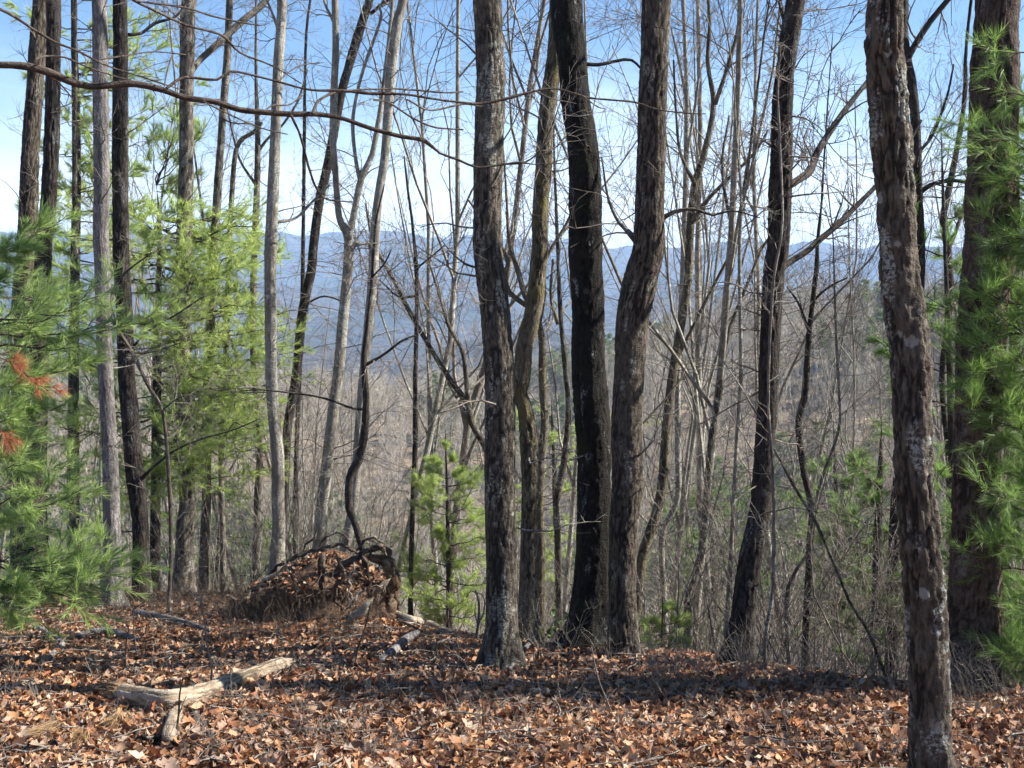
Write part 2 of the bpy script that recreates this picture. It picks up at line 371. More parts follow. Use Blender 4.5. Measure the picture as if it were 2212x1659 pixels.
def gz(x, y):
    x = np.asarray(x, float); y = np.asarray(y, float); x, y = np.broadcast_arrays(x, y)
    r = np.hypot(x, y)
    plane = -.158*y
    rim = np.interp(x, RX, RY)
    over = np.maximum(y-rim, 0); over = over*over/(over+1.2)
    z = plane - .30*over
    z = z + .05*fbm2(x*.6, y*.6, 3, 3)+np.where(y < 20, .032*fbm2(x*2.7, y*2.7, 4, 2)+.014*fbm2(x*8, y*8, 5, 2), 0)
    # swell at the roots of the fallen tree
    z = z + .10*np.exp(-(((x+1.85)/1.0)**2+((y-11.4)/1.0)**2))
    ang = np.arctan2(x, np.maximum(y, .01)); ang = np.where(y <= 0.01, np.sign(x)*(np.pi/2+np.arctan2(-y, np.abs(x)+.01)), ang)
    px = 1106+F*np.tan(np.clip(ang, -1.0, 1.0))
    hc = np.interp(px, HX, HY); cc = np.interp(px, CX, CY)
    tz = lambda yy, rr: EYE+rr*np.tan(np.arctan((829.5-yy)/F)-PITCH)
    knots = [60, 125, 260, 420, 1000, 1300, 1900, 2300, 3200, 3700]
    lr = np.log(np.maximum(r, 1))
    w1 = 30*fbm2(ang*9+2, lr*0, 11, 3); w2 = 35*fbm2(ang*13, lr*0, 12, 3)
    zz = [np.full_like(r, -28.), np.full_like(r, -46.), tz(hc+.5*w1, 260), np.full_like(r, -75.),
          tz(735+w1*2.2, 1000), tz(790, 1300), tz(625+w2*1.8, 1900), tz(665, 2300), tz(cc+14*fbm2(ang*40, lr*0, 15, 3), 3200), tz(cc+60, 3700)]
    Z = np.stack([np.broadcast_to(q, r.shape) for q in zz], -1); kn = np.array(knots, float)
    i = np.clip(np.searchsorted(kn, r)-1, 0, len(kn)-2); f = np.clip((r-kn[i])/(kn[i+1]-kn[i]), 0, 1); f = f*f*(3-2*f)
    a = np.take_along_axis(Z, i[..., None], -1)[..., 0]; b = np.take_along_axis(Z, (i+1)[..., None], -1)[..., 0]
    far = a*(1-f)+b*f
    far = far + r*.016*fbm2(x/np.maximum(r, 1)*9+r*.003, y/np.maximum(r, 1)*9+r*.004, 21, 5)*np.clip((r-80)/200, 0, 1)*np.clip((3190-r)/600, 0, 1)
    t = np.clip((r-25)/35, 0, 1); t = t*t*(3-2*t)
    return z*(1-t)+far*t
def gz1(x, y): return float(gz(np.array([x]), np.array([y]))[0])
def onground(x, y):
    """depth at which the sight line meets the forest floor"""
    r = ray(x, y); lo = 2.0
    ds = np.linspace(2, 40, 1500); zz = gz(r[0]*ds, ds); hit = np.nonzero(EYE+r[2]*ds < zz)[0]
    lim = float(np.interp(r[0]*9, RX, RY))+2.0
    if len(hit) and ds[hit[0]] < lim+3: return float(ds[hit[0]])
    k = ds < lim-1.4
    return float(ds[k][np.argmin((EYE+r[2]*ds-zz)[k])])

# ------------------------------------------------------------------ terrain
def polar(name, r0, r1, nr, m, kind='structure'):
    rs = np.exp(np.linspace(math.log(r0), math.log(r1), nr))
    fine = np.linspace(-34, 34, 420); az = np.radians(np.concatenate([np.linspace(-180, -34, 50)[:-1], fine, np.linspace(34, 180, 50)[1:-1]]))
    A, Rg = np.meshgrid(az, rs); X = Rg*np.sin(A); Y = Rg*np.cos(A); Z = gz(X, Y)
    n = len(az); k = (np.arange(nr-1)*n)[:, None]; j = np.arange(n)[None, :]; j2 = (j+1) % n
    Q = np.stack([k+j2, k+j, k+n+j, k+n+j2], -1).reshape(-1, 4)
    T = []
    V = np.stack([X, Y, Z], -1).reshape(-1, 3)
    if r0 < 2:
        V = np.vstack([V, [0, 0, gz1(0, 0)]]); jj = np.arange(n); T = np.stack([(jj+1) % n, np.full(n, len(V)-1), jj], -1)
    return link_props(obj(name, mesh(name, V, [Q]+([T] if len(T) else []), m)), kind=kind)
ground = polar('ground', 1.0, 60, 260, M['soil'])
hillside = polar('hillside', 60, 600, 110, M['hill'])
mountains = polar('mountains', 600, 3600, 150, M['mount'])

# haze: one even box of air
def box(x0, x1, y0, y1, z0, z1):
    V = np.array([[x, y, z] for x in (x0, x1) for y in (y0, y1) for z in (z0, z1)], float)
    return V, np.array([[0, 1, 3, 2], [4, 6, 7, 5], [0, 4, 5, 1], [2, 3, 7, 6], [0, 2, 6, 4], [1, 5, 7, 3]])
hm = bpy.data.materials.new('haze'); hm.use_nodes = True; t = hm.node_tree; t.nodes.clear()
pv = N(t, 'ShaderNodeVolumePrincipled'); pv.inputs['Color'].default_value = (.44, .66, .98, 1); pv.inputs['Density'].default_value = 2.7e-4
o_ = N(t, 'ShaderNodeOutputMaterial'); t.links.new(pv.outputs[0], o_.inputs['Volume'])
zmin = min(float((np.array([v.co.z for v in q.data.vertices])).min()) for q in (hillside, mountains))
zmax = max(v.co.z for v in mountains.data.vertices)
V, Q = box(-3750, 3750, -3750, 3750, zmin-3, zmax+6)
link_props(obj('haze', mesh('haze', V, [Q], hm, smooth=False)), kind='stuff')

# ------------------------------------------------------------------ leaves
def leaf_template(stations, seed, curl, lobes=3):
    rs = np.random.default_rng(seed)
    tt = np.linspace(0, 1, stations); hw = .27*np.sin(np.pi*np.clip(tt, 0.02, 1)**.8)**.7
    lob = 1+.45*np.cos(tt*2*np.pi*lobes+rs.random()*2); hw = np.maximum(hw*lob, .012); hw[-1] = .015; hw[0] = .01
    bend = rs.uniform(-.5, .9); cv = curl*rs.uniform(.4, 1.6)
    V = []
    for i, q in enumerate(tt):
        zc = bend*(q-.4)**2; x = q-.5; tw = rs.uniform(-.12, .12)
        for sgn in (-1, 0, 1):
            y = sgn*hw[i]*(1+rs.uniform(-.15, .15)); V.append([x+rs.uniform(-.02, .02)+abs(sgn)*.05, y, zc+cv*abs(y)*1.0+tw*y])
    V = np.array(V); Q = []
    for i in range(stations-1):
        a = i*3; Q += [[a, a+3, a+4, a+1], [a+1, a+4, a+5, a+2]]
    return V, np.array(Q)
def rot(yaw, pitch, roll):
    cy_, sy_, cp_, sp_, cr, sr = np.cos(yaw), np.sin(yaw), np.cos(pitch), np.sin(pitch), np.cos(roll), np.sin(roll)
    return np.stack([np.stack([cy_*cp_, cy_*sp_*sr-sy_*cr, cy_*sp_*cr+sy_*sr], -1), np.stack([sy_*cp_, sy_*sp_*sr+cy_*cr, sy_*sp_*cr-cy_*sr], -1), np.stack([-sp_, cp_*sr, cp_*cr], -1)], -2)
def scatter_leaves(g, X, Y, Z, size, tmpl, tilt):
    n = len(X); k = rng.integers(0, len(tmpl), n)
    for q, (tv, tq) in enumerate(tmpl):
        I = np.nonzero(k == q)[0]; m = len(I)
        if not m: continue
        Rm = rot(rng.random(m)*6.283, rng.normal(0, tilt, m), rng.normal(0, tilt, m)+np.where(rng.random(m) < .4, np.pi, 0))
        V = np.einsum('nij,kj->nki', Rm, tv)*size[I][:, None, None]
        V = V + np.stack([X[I], Y[I], Z[I]], -1)[:, None, :]
        Q = (tq[None]+(np.arange(m)*len(tv))[:, None, None]).reshape(-1, 4)
        g.add(V, None, Q)
T6 = [leaf_template(7, s, .85) for s in range(8)]; T4 = [leaf_template(5, 20+s, .8, 2) for s in range(6)]
g = Geo()
def leaf_area(n, d0, d1, tm, smin, smax, pad=.7, tilt=.42, zj=.035):
    d = np.sqrt(rng.random(n)*(d1*d1-d0*d0)+d0*d0); x = (rng.random(n)*2-1)*(1106/F*d+pad)
    scatter_leaves(g, x, d, gz(x, d)+rng.random(n)*zj, smin+(smax-smin)*rng.random(n)**1.5, tm, tilt)
leaf_area(36000, 5.0, 8.3, T6, .03, .085, tilt=.6, zj=.04)
leaf_area(30000, 8.3, 12, T4, .035, .08, tilt=.6, zj=.04)
leaf_area(13000, 12, 18, T4, .06, .12, tilt=.6)
g.obj('leaf_litter', M['leaf'], kind='stuff', label='brown fallen oak leaves covering the forest floor', group=None)
# the leaves that show largest are single pieces of the floor
lm = [mesh('leaf', v, [q], M['leaf1']) for v, q in [leaf_template(8, 50+s, .6) for s in range(10)]]
for i in range(290):
    d = 5.45+2.6*rng.random()**1.6; x = (rng.random()*2-1)*1106/F*d
    o = obj('leaf', lm[i % 10], ground); s = .07+.045*rng.random()
    o.location = (x, d, gz1(x, d)+.03+.025*rng.random()); o.scale = (s, s, s); o.rotation_euler = (rng.normal(0, .4), rng.normal(0, .4), rng.random()*6.28)

# ------------------------------------------------------------------ traced trees
def path(pts, d, dd=None):
    P = []
    for i, (x, y, w) in enumerate(pts):
        di = d if dd is None else d+dd*(i/(len(pts)-1)); P.append((at(x, y, di), w/2*di/F))
    return np.array([p for p, _ in P]), np.array([r for _, r in P])
def traced(name, label, pts, d, m, detail=1, limbs=(), ext=5.0, crown=6, twigs=10, seed=0, cat='tree', group=None, furrow=.006, cell=.026, stretch=.14, side_len=1.0, root=True, cm=None, tube_step=.015):
    """pts run from the top of the frame to the foot: (x, y, width)"""
    if d == 'g': d = onground(pts[-1][0], pts[-1][1]-4)
    P, Rr = path(pts, d)
    P[:, 1] += .10*np.sin(np.linspace(0, 5, len(P))+seed)*min(1, ext/5)*(np.linspace(1, 0, len(P)))
    # foot
    if root:
        gb = gz1(P[-1, 0], P[-1, 1])
        if P[-1, 2] > gb+.05:
            dz = P[-1, 2]-gb; lean = (P[-1]-P[-2])/max(1e-6, abs(P[-1, 2]-P[-2, 2]))
            lean = lean*np.array([.6, .6, 1]); k = 2 if dz < 2 else 3
            for q in range(1, k+1):
                P = np.vstack([P, P[-1]+lean*np.array([.5**q, .5**q, 1])*dz/k])
                Rr = np.append(Rr, Rr[-1]*1.08)
            P[-1, 2] = gb
        P = np.vstack([P, P[-1]-np.array([0, 0, .15])]); Rr[-1] *= 1.15; Rr = np.append(Rr, Rr[-1]*1.25)
    # on up above the frame
    nfr = len(P)
    if ext > 0:
        dr = norm(P[0]-P[1]); q = P[0]; r = Rr[0]
        add, ar = [], []
        for k in range(4):
            dr = norm(dr+np.array([rng.normal(0, .06), rng.normal(0, .06), .12])); q = q+dr*ext/4; add.append(q); ar.append(r*(1-.2*(k+1)))
        P = np.vstack([np.array(add[::-1]), P]); Rr = np.concatenate([np.array(ar[::-1]), Rr])
    base = P[-1]+np.array([0, 0, .15]); E = empty(name, tuple(base), label=label, cat=cat, group=group)
    g = Geo()
    if detail == 2:
        st = [(.09 if i < (4 if ext > 0 else 0) else tube_step) for i in range(len(P)-1)]
        p, r = resample(P, Rr, st); p = p[::-1]; r = r[::-1]
        trunk_tube(g, p, r*1.03, 60, furrow, cell, stretch, seed*13+1, flare=.42 if root else 0)
    elif detail == 1:
        p, r = resample(P, Rr, .05); p = p[::-1]; r = r[::-1]
        trunk_tube(g, p, r, 22, furrow*.8, cell, stretch, seed*13+1, flare=.3 if root else 0)
    else:
        p, r = resample(P, Rr, .12); p = p[::-1]; r = r[::-1]
        trunk_tube(g, p, r, 8, .0, cell, stretch, seed*13+1, lump=.08)
    g.obj('trunk', m, E, base)
    LP = []
    for lp in limbs:
        dd = 0
        if isinstance(lp, dict): dd = lp.get('dd', 0); lp = lp['p']
        p2, r2 = path(lp, d, dd); 
        p2, r2 = resample(p2, r2, .05); g = Geo(); trunk_tube(g, p2, r2, 8 if r2[0] < .012 else 14, .002, .02, .3, seed+3, lump=.1); g.obj('branch', cm or m, E, base)
        LP.append((p2, r2))
    # crown above and small twigs along the trunk
    g = Geo(); pk, rk = resample(P, Rr, .3); up_n = max(4, int(len(pk)*.5))
    K = 24
    def rs(p, r, K=K):
        i = np.linspace(0, len(p)-1, K).astype(int); return p[i][None], r[i][None]
    if ext > 0 and crown:
        top = P[:5]; tr = Rr[:5]; a, b = resample(top[::-1], tr[::-1], .2); a, b = rs(a, b)
        p1, r1 = grow(a, b, crown, .15, 1, .8, ext*.55, 6, .16, .10, .5, .006)
        p2, r2 = grow(p1, r1, 5, .2, 1, .7, ext*.22, 5, .2, .05, .6, .004)
        p3, r3 = grow(p2, r2, 4, .2, 1, .6, ext*.09, 4, .2, .02, .6, .0025)
        tubes(g, p1, r1, 5); tubes(g, p2, r2, 3); tubes(g, p3, r3, 3)
    if twigs:
        a, b = rs(*[q[::-1] for q in resample(P[4 if ext > 0 else 0:], Rr[4 if ext > 0 else 0:], .1)])
        p1, r1 = grow(a, b, twigs, .25, 1, 1.1, side_len, 6, .25, .02, .12, .0032)
        for (lp_, lr_) in LP:
            a, b = rs(lp_, lr_); q1, q2 = grow(a, b, 7, .1, 1, .7, side_len*.6, 6, .2, .02, .4, .003); p1 = np.concatenate([p1, q1]); r1 = np.concatenate([r1, q2])
        r1 = np.minimum(r1, .009); r1 = np.minimum(r1, .009*np.linspace(1, .35, r1.shape[1])[None])
        p2, r2 = grow(p1, r1, 4, .2, 1, .8, side_len*.4, 4, .25, .02, .7, .0022)
        p3, r3 = grow(p2, r2, 3, .2, 1, .7, side_len*.18, 3, .25, .0, .7, .0016)
        tubes(g, p1, r1, 4); tubes(g, p2, r2, 3); tubes(g, p3, r3, 3)
    if g.n: g.obj('crown', M['twig'] if cm is None else cm, E, base)
    return E, base
TR = []
def T(*a, **k): k.setdefault('seed', len(TR)+1); TR.append(1); return traced(*a, **k)

# --- main trunks
T('oak_tree', 'straight furrowed grey-brown trunk standing alone just left of the picture centre',
  [(1052,0,58),(1055,67,57),(1060,167,60),(1057,268,61),(1054,368,60),(1052,502,59),(1057,578,60),(1070,679,62),(1079,812,62),(1080,946,63),(1080,1080,64),(1084,1204,66),(1084,1338,67),(1082,1449,78)],
  'g', M['bark_oak2'], 2, ext=7, twigs=5, furrow=.009, cell=.028, stretch=.11,
  limbs=[{'p':[(1084,355,5),(1135,350,4),(1170,320,4),(1195,265,3),(1212,215,2)],'dd':-.4},{'p':[(1040,580,5),(1005,570,5),(975,545,3),(955,520,2)],'dd':-.2}])
T('oak_tree', 'twisted slimmer trunk with a burl and crook halfway up, left of the black trunk',
  [(1204,0,30),(1203,60,32),(1198,130,34),(1186,207,34),(1178,284,32),(1174,368,33),(1167,452,33),(1166,535,34),(1162,578,35),(1154,662,36),(1134,746,36),(1127,812,36),(1124,850,30),(1134,884,32),(1142,946,40),(1146,1047,38),(1144,1171,38),(1141,1305,42),(1141,1398,46)],
  10.2, M['bark_moss'], 2, ext=5, twigs=3, furrow=.007, cell=.022, limbs=[[(1185,370,9),(1178,345,7),(1190,300,4)]])
T('oak_tree', 'blackest and thickest trunk, mossy with white lichen blotches, forking low beside its brown twin',
  [(1224,0,64),(1228,67,62),(1236,150,58),(1244,234,60),(1256,301,62),(1263,401,66),(1263,535,69),(1264,578,68),(1270,679,68),(1271,779,70),(1278,880,74),(1285,980,74),(1286,1080,76),(1284,1204,78),(1280,1320,86),(1275,1405,104)],
  'g', M['bark_black'], 2, ext=7, twigs=0, furrow=.009, cell=.03,
  limbs=[{'p':[(1240,135,9),(1290,140,8),(1330,132,7),(1365,130,6),(1395,160,4)],'dd':.2}])
T('oak_tree', 'brown furrowed trunk bulging at mid height, right-hand twin beside the black mossy trunk',
  [(1415,0,58),(1412,100,56),(1407,200,58),(1405,301,58),(1402,435,60),(1400,535,66),(1390,578,70),(1375,645,72),(1365,712,66),(1360,812,64),(1355,913,66),(1355,1047,66),(1347,1137,60),(1345,1271,58),(1348,1422,58)],
  'g', M['bark_oak'], 2, ext=7, twigs=4, furrow=.010, cell=.026, stretch=.11,
  limbs=[{'p':[(1375,520,16),(1352,495,10),(1330,470,7),(1312,420,5),(1300,340,4)],'dd':.3},{'p':[(1428,475,11),(1455,458,9),(1500,452,7),(1540,465,5),(1580,455,4),(1640,470,3)],'dd':-.3}])
T('oak_tree', 'dark vine-hung trunk with a reddish limb rising to the upper right',
  [(1713,0,36),(1706,50,40),(1693,150,38),(1688,234,42),(1688,335,44),(1686,435,48),(1683,535,46),(1676,578,45),(1669,679,42),(1664,779,42),(1661,880,42),(1653,963,40),(1646,1080,46),(1636,1137,46),(1619,1221,50),(1606,1321,52),(1592,1438,60)],
  'g', M['bark_dark'], 2, ext=6, twigs=40, furrow=.008, cell=.024, side_len=.7,
  limbs=[{'p':[(1678,590,16),(1700,570,14),(1740,545,13),(1766,522,13),(1806,488,13),(1850,445,11),(1902,391,10),(1950,330,8),(1990,260,6)],'dd':.6},
         {'p':[(1690,410,16),(1730,385,16),(1750,368,18),(1770,321,15),(1816,251,13),(1873,177,10),(1920,120,8)],'dd':1.0},
         {'p':[(1700,60,10),(1688,20,9),(1678,-40,8)],'dd':.1}])
T('oak_tree', 'nearest trunk at the right with thick plated bark and pale lichen, foot below the frame',
  [(1908,0,69),(1910,100,75),(1923,200,80),(1932,301,80),(1943,401,76),(1950,535,76),(1953,578,78),(1963,679,85),(1974,779,82),(1975,880,77),(1974,980,80),(1980,1080,78),(1987,1171,80),(1997,1305,84),(2004,1438,86),(2009,1639,86),(2012,1720,92)],
  'g', M['bark_plate'], 2, ext=7, twigs=0, furrow=.017, cell=.028, stretch=.16, tube_step=.012)
T('pine_tree', 'massive reddish-brown pine trunk with flaky bark near the right edge',
  [(2164,0,84),(2160,134,97),(2157,268,97),(2150,435,104),(2140,560,102),(2120,712,96),(2109,946,94),(2105,1150,98),(2102,1271,102),(2098,1438,108),(2097,1475,118)],
  'g', M['bark_pine'], 2, ext=7, twigs=0, crown=0, furrow=.016, cell=.038, stretch=.25)
# --- left group
T('oak_tree', 'leftmost dark trunk of the left-edge pair, with an orange scar behind pine needles',
  [(82,0,33),(76,100,33),(72,200,33),(68,301,34),(67,368,36),(62,535,40),(54,620,42),(46,760,42),(42,900,42),(46,1100,44),(52,1290,48)], 14.0, M['bark_oak'], 2, ext=5, twigs=14, furrow=.012, cell=.04, tube_step=.025)
T('oak_tree', 'second trunk of the left-edge pair, knobbly bark, nearly black towards its foot',
  [(112,0,28),(115,100,28),(117,200,29),(115,335,30),(110,435,31),(100,535,32),(97,565,35),(88,682,38),(84,782,40),(78,950,42),(76,1104,45),(79,1205,46),(82,1300,50)], 12.6, M['bark_dark'], 2, ext=5, twigs=12, furrow=.012, cell=.035, tube_step=.022)
T('dead_tree', 'pale silvery barkless trunk standing straight among the left pines',
  [(218,0,30),(221,100,31),(222,200,31),(224,400,32),(220,500,31),(222,582,31),(224,716,31),(229,850,31),(236,984,33),(239,1084,36),(241,1138,36),(243,1275,40)], 12.3, M['bark_dead'], 2, ext=4, crown=3, twigs=12, furrow=.004, cell=.03, stretch=.06, tube_step=.022)
T('oak_tree', 'near-black trunk right beside the silvery barkless trunk, bowing right at its foot',
  [(266,0,28),(266,100,29),(264,234,31),(261,335,33),(261,535,33),(263,615,33),(268,716,33),(271,815,34),(278,883,37),(284,950,37),(294,1050,38),(303,1138,34),(306,1290,38)], 12.9, M['bark_dark'], 2, ext=5, twigs=12, furrow=.008, cell=.03, tube_step=.022,
  limbs=[{'p':[(275,75,8),(305,72,7),(335,50,7),(380,35,5),(408,-5,4)],'dd':.3},{'p':[(305,1035,9),(330,1010,6),(375,975,5),(430,950,4),(500,930,3),(560,905,2)],'dd':-.5},{'p':[(278,760,6),(320,715,5),(380,680,4),(440,640,3)],'dd':-.4}])
T('oak_tree', 'brown trunk with a dark left half, among the light pine sprays',
  [(412,0,30),(406,84,32),(401,200,29),(400,300,30),(398,418,32),(394,560,33),(392,750,34),(396,900,35),(400,984,35),(405,1084,36),(400,1138,36),(397,1290,42)], 14.6, M['bark_grey'], 1, ext=5, twigs=16, furrow=.01, cell=.035,
  limbs=[{'p':[(408,165,12),(428,134,13),(475,90,14),(522,47,15),(569,7,14),(600,-40,13)],'dd':.8}])
T('oak_tree', 'slim trunk with a bright right side, just right of the half-dark brown trunk',
  [(495,0,15),(490,100,16),(482,200,16),(475,300,15),(468,418,18),(460,560,19),(455,682,20),(449,850,21),(447,984,21),(447,1100,22),(443,1171,22),(441,1275,26)], 15.0, M['bark_grey'], 1, ext=4, twigs=16, limbs=[[(475,250,4),(500,265,3),(545,268,3)]])
T('oak_tree', 'thin trunk hooking over to the right near its top, behind the light pine sprays',
  [(566,265,7),(548,285,9),(512,318,10),(500,435,11),(495,560,11),(487,800,12),(478,984,12),(481,1138,12),(482,1262,14)], 15.6, M['bark_grey'], 1, ext=0, twigs=22)
T('oak_tree', 'grey slender trunk close left of the tall pale trunk, thinning towards its top',
  [(552,0,4),(553,167,7),(557,301,12),(555,435,14),(549,580,14),(548,760,14),(562,950,15),(557,1083,18),(557,1154,20),(549,1275,24)], 15.8, M['bark_grey'], 1, ext=2, twigs=30,
  limbs=[[(556,330,8),(578,300,6),(610,270,5),(640,225,4),(665,150,3)],[(553,400,7),(520,350,5),(505,300,4),(490,230,3)]])
T('tulip_tree', 'tall pale straight trunk with a lit right side rising from beside the root mound',
  [(610,0,20),(604,134,22),(599,268,22),(592,435,25),(587,535,27),(585,582,25),(585,716,25),(587,850,25),(599,984,28),(600,1084,28),(602,1138,29),(597,1255,38)], 13.2, M['bark_pale'], 1, ext=6, twigs=14, furrow=.003,
  limbs=[{'p':[(606,90,7),(596,50,6),(577,0,5),(565,-40,4)],'dd':.2},{'p':[(600,480,7),(640,470,6),(680,430,5),(712,400,4)],'dd':.3}])
T('oak_tree', 'dark trunk leaning up to the right across the haze, behind the tall pale trunk',
  [(800,0,17),(795,17,18),(773,84,20),(753,150,18),(736,210,18),(709,351,20),(689,435,20),(676,535,20),(672,582,20),(652,682,21),(639,815,20),(622,916,19),(619,983,17),(612,1100,18)], 15.0, M['bark_dark'], 1, ext=4, twigs=26,
  limbs=[[(800,30,8),(822,12,8),(850,-10,7)],[(655,660,5),(700,640,4),(750,655,3)]])
T('tulip_tree', 'pale mottled trunk forking in a narrow Y in front of the distant mountains',
  [(724,-20,15),(726,100,14),(722,200,16),(719,300,15),(724,368,14),(732,468,14),(750,505,20),(752,560,22),(745,640,22),(738,720,24),(732,794,24),(719,894,25),(709,984,26),(697,1084,26),(692,1154,30),(688,1230,36)], 13.4, M['bark_pale'], 1, ext=3, twigs=22, furrow=.003,
  limbs=[[(752,515,16),(763,468,14),(780,388,14),(803,335,12),(817,268,12),(826,207,10),(835,130,9),(845,40,8),(850,-30,8)],[(776,385,9),(767,335,8),(762,268,8),(770,207,7),(790,134,7),(822,43,6),(818,10,5)],[(757,540,12),(768,528,9),(778,524,7)],[(720,45,7),(705,15,6),(695,-20,5)]])
T('tulip_tree', 'whitest trunk, leaning right to the frame top, behind the black winding sapling',
  [(872,-10,18),(857,50,22),(844,150,23),(837,234,20),(830,335,19),(815,435,19),(807,535,22),(807,578,22),(799,679,22),(789,779,21),(780,880,20),(772,980,20),(765,1080,22),(745,1200,26)], 12.9, M['bark_pale'], 1, ext=6, twigs=18, furrow=.003)
T('sapling', 'black winding sapling with an S-bend growing out of the root mound',
  [(830,400,3),(812,480,4),(806,560,5),(800,640,6),(791,722,8),(786,786,12),(791,863,15),(786,946,17),(773,997,19),(756,1030,18),(754,1097,17),(764,1121,15),(783,1188,15),(796,1255,15),(801,1300,16)], 11.3, M['bark_dark'], 1, ext=0, twigs=26,
  limbs=[[(787,790,8),(830,765,6),(870,735,5),(897,725,4)],[(789,884,6),(760,882,5),(700,860,5),(640,850,4),(560,842,3),(520,845,2)],[(803,600,4),(830,570,4),(845,540,3)]], cat='sapling', side_len=1.0)
T('sapling', 'thin straight grey sapling standing alone against the blue haze left of the centre trunk',
  [(873,338,3),(880,401,5),(893,502,6),(900,595,9),(900,695,9),(897,812,10),(897,946,11),(892,1080,11),(887,1255,11)], 14.0, M['bark_dark'], 1, ext=0, twigs=40, cat='sapling', side_len=1.2,
  limbs=[[(899,580,5),(925,560,4),(960,530,3)],[(900,640,5),(860,640,4),(820,605,3)]])
T('oak_tree', 'grey forked tree leaning up to the left from behind the centre trunk',
  [(816,545,8),(850,605,9),(897,695,10),(963,806,12),(1008,870,13),(1020,915,14),(1049,966,16),(1075,1030,18),(1100,1150,20),(1110,1300,22)], 15.0, M['bark_oak2'], 1, ext=0, twigs=36, side_len=1.1,
  limbs=[[(1016,900,12),(1010,846,12),(1000,762,10),(970,705,8),(950,640,6),(925,560,4)],[(816,548,7),(800,500,5),(790,440,4)]])
T('oak_tree', 'crooked mossy tree with spreading arms, between the centre and burled trunks',
  [(1095,440,5),(1100,520,8),(1120,590,11),(1135,640,13),(1160,690,14),(1171,740,15),(1171,812,16),(1177,913,17),(1170,980,20),(1166,1080,20),(1168,1204,20),(1168,1350,20)], 14.5, M['bark_moss'], 1, ext=1.5, twigs=30, side_len=1.0,
  limbs=[[(1150,670,11),(1100,630,11),(1092,590,10),(1096,560,9),(1060,500,6),(1010,430,4)],[(1165,700,10),(1175,640,9),(1180,560,7),(1225,480,6),(1250,420,4)],[(1205,700,9),(1190,640,7),(1195,560,5)]])
T('oak_tree', 'wavy slender tree seen just left of the black mossy trunk',
  [(1196,300,4),(1200,420,6),(1205,540,8),(1211,679,10),(1221,796,11),(1228,880,12),(1221,980,14),(1203,1080,15),(1204,1137,15),(1208,1271,14),(1208,1380,15)], 14.0, M['bark_oak2'], 1, ext=2, twigs=40, side_len=1.0)
# --- between the twin trunks and the vine-hung tree
T('oak_tree', 'tall curving grey tree with a dark leaning foot, just behind the bulging brown trunk',
  [(1530,0,7),(1534,50,8),(1530,134,9),(1543,227,11),(1522,335,14),(1502,401,16),(1492,502,18),(1488,600,18),(1472,700,18),(1455,800,20),(1442,900,21),(1430,1050,22),(1414,1120,22),(1388,1200,22),(1378,1290,22),(1372,1380,24)], 12.5, M['bark_moss'], 1, ext=4, twigs=40, side_len=1.2,
  limbs=[[(1545,225,10),(1570,150,9),(1590,80,7),(1605,0,5)],[(1495,480,10),(1530,430,9),(1580,380,8),(1630,330,6),(1660,280,4)],[(1502,400,10),(1470,330,7),(1460,240,5),(1455,130,4)],[(1460,780,9),(1500,700,8),(1540,620,7),(1580,540,6),(1610,440,4)]])
T('oak_tree', 'pale slender tree running up straight along the right side of the bulging brown trunk',
  [(1478,0,8),(1482,100,9),(1485,200,10),(1484,335,12),(1479,502,13),(1474,620,13),(1466,740,13),(1463,846,13),(1464,980,13),(1462,1080,13),(1430,1160,13),(1435,1305,13)], 13.2, M['bark_pale'], 1, ext=4, twigs=36, side_len=1.1, furrow=.002,
  limbs=[[(1484,330,8),(1500,240,6),(1512,130,5),(1510,30,4)],[(1484,230,6),(1470,150,5),(1450,60,4)]])
T('oak_tree', 'leaning pale-barked tree with a swollen dark foot, left of the vine-hung trunk',
  [(1640,180,5),(1625,300,7),(1610,400,9),(1590,520,12),(1569,629,14),(1559,779,14),(1549,880,14),(1536,946,15),(1525,1080,15),(1519,1171,16),(1500,1250,18),(1489,1288,20),(1486,1390,20)], 11.8, M['bark_oak2'], 1, ext=3, twigs=36, side_len=1.0,
  limbs=[[(1560,780,9),(1580,700,8),(1620,600,7),(1650,530,6),(1700,470,4)],[(1590,520,8),(1570,440,7),(1560,350,6),(1575,250,4)]])
T('sapling', 'thin pale sapling rising straight just left of the vine-hung trunk',
  [(1592,300,4),(1600,420,6),(1596,545,8),(1597,679,8),(1599,812,9),(1591,946,9),(1584,1097,9),(1579,1204,10),(1571,1330,10),(1566,1430,11)], 10.6, M['bark_pale'], 1, ext=3, twigs=26, cat='sapling', side_len=.8, furrow=.001)
T('vine', 'woody vine climbing up the front of the leaning dark trunk',
  [(1686,95,3),(1680,200,4),(1684,300,5),(1690,480,5),(1672,600,6),(1662,750,6),(1660,880,6),(1666,970,7),(1672,1097,8),(1669,1271,8),(1654,1371,8),(1652,1445,9)], 8.5, M['twig'], 1, ext=0, twigs=34, cat='vine', side_len=.45)
T('sapling', 'dark crooked sapling with zigzag kinks, right of the vine-hung trunk',
  [(1773,440,5),(1765,520,8),(1763,578,10),(1756,645,11),(1746,746,12),(1740,846,14),(1726,913,14),(1736,1013,14),(1754,1097,15),(1750,1171,15),(1746,1254,15),(1740,1371,15),(1738,1440,15)], 10.8, M['bark_dark'], 1, ext=1.5, twigs=26, cat='sapling', side_len=.9,
  limbs=[[(1748,720,7),(1735,680,6),(1722,650,5),(1700,620,3)],[(1756,650,6),(1790,620,5),(1830,600,4)]])
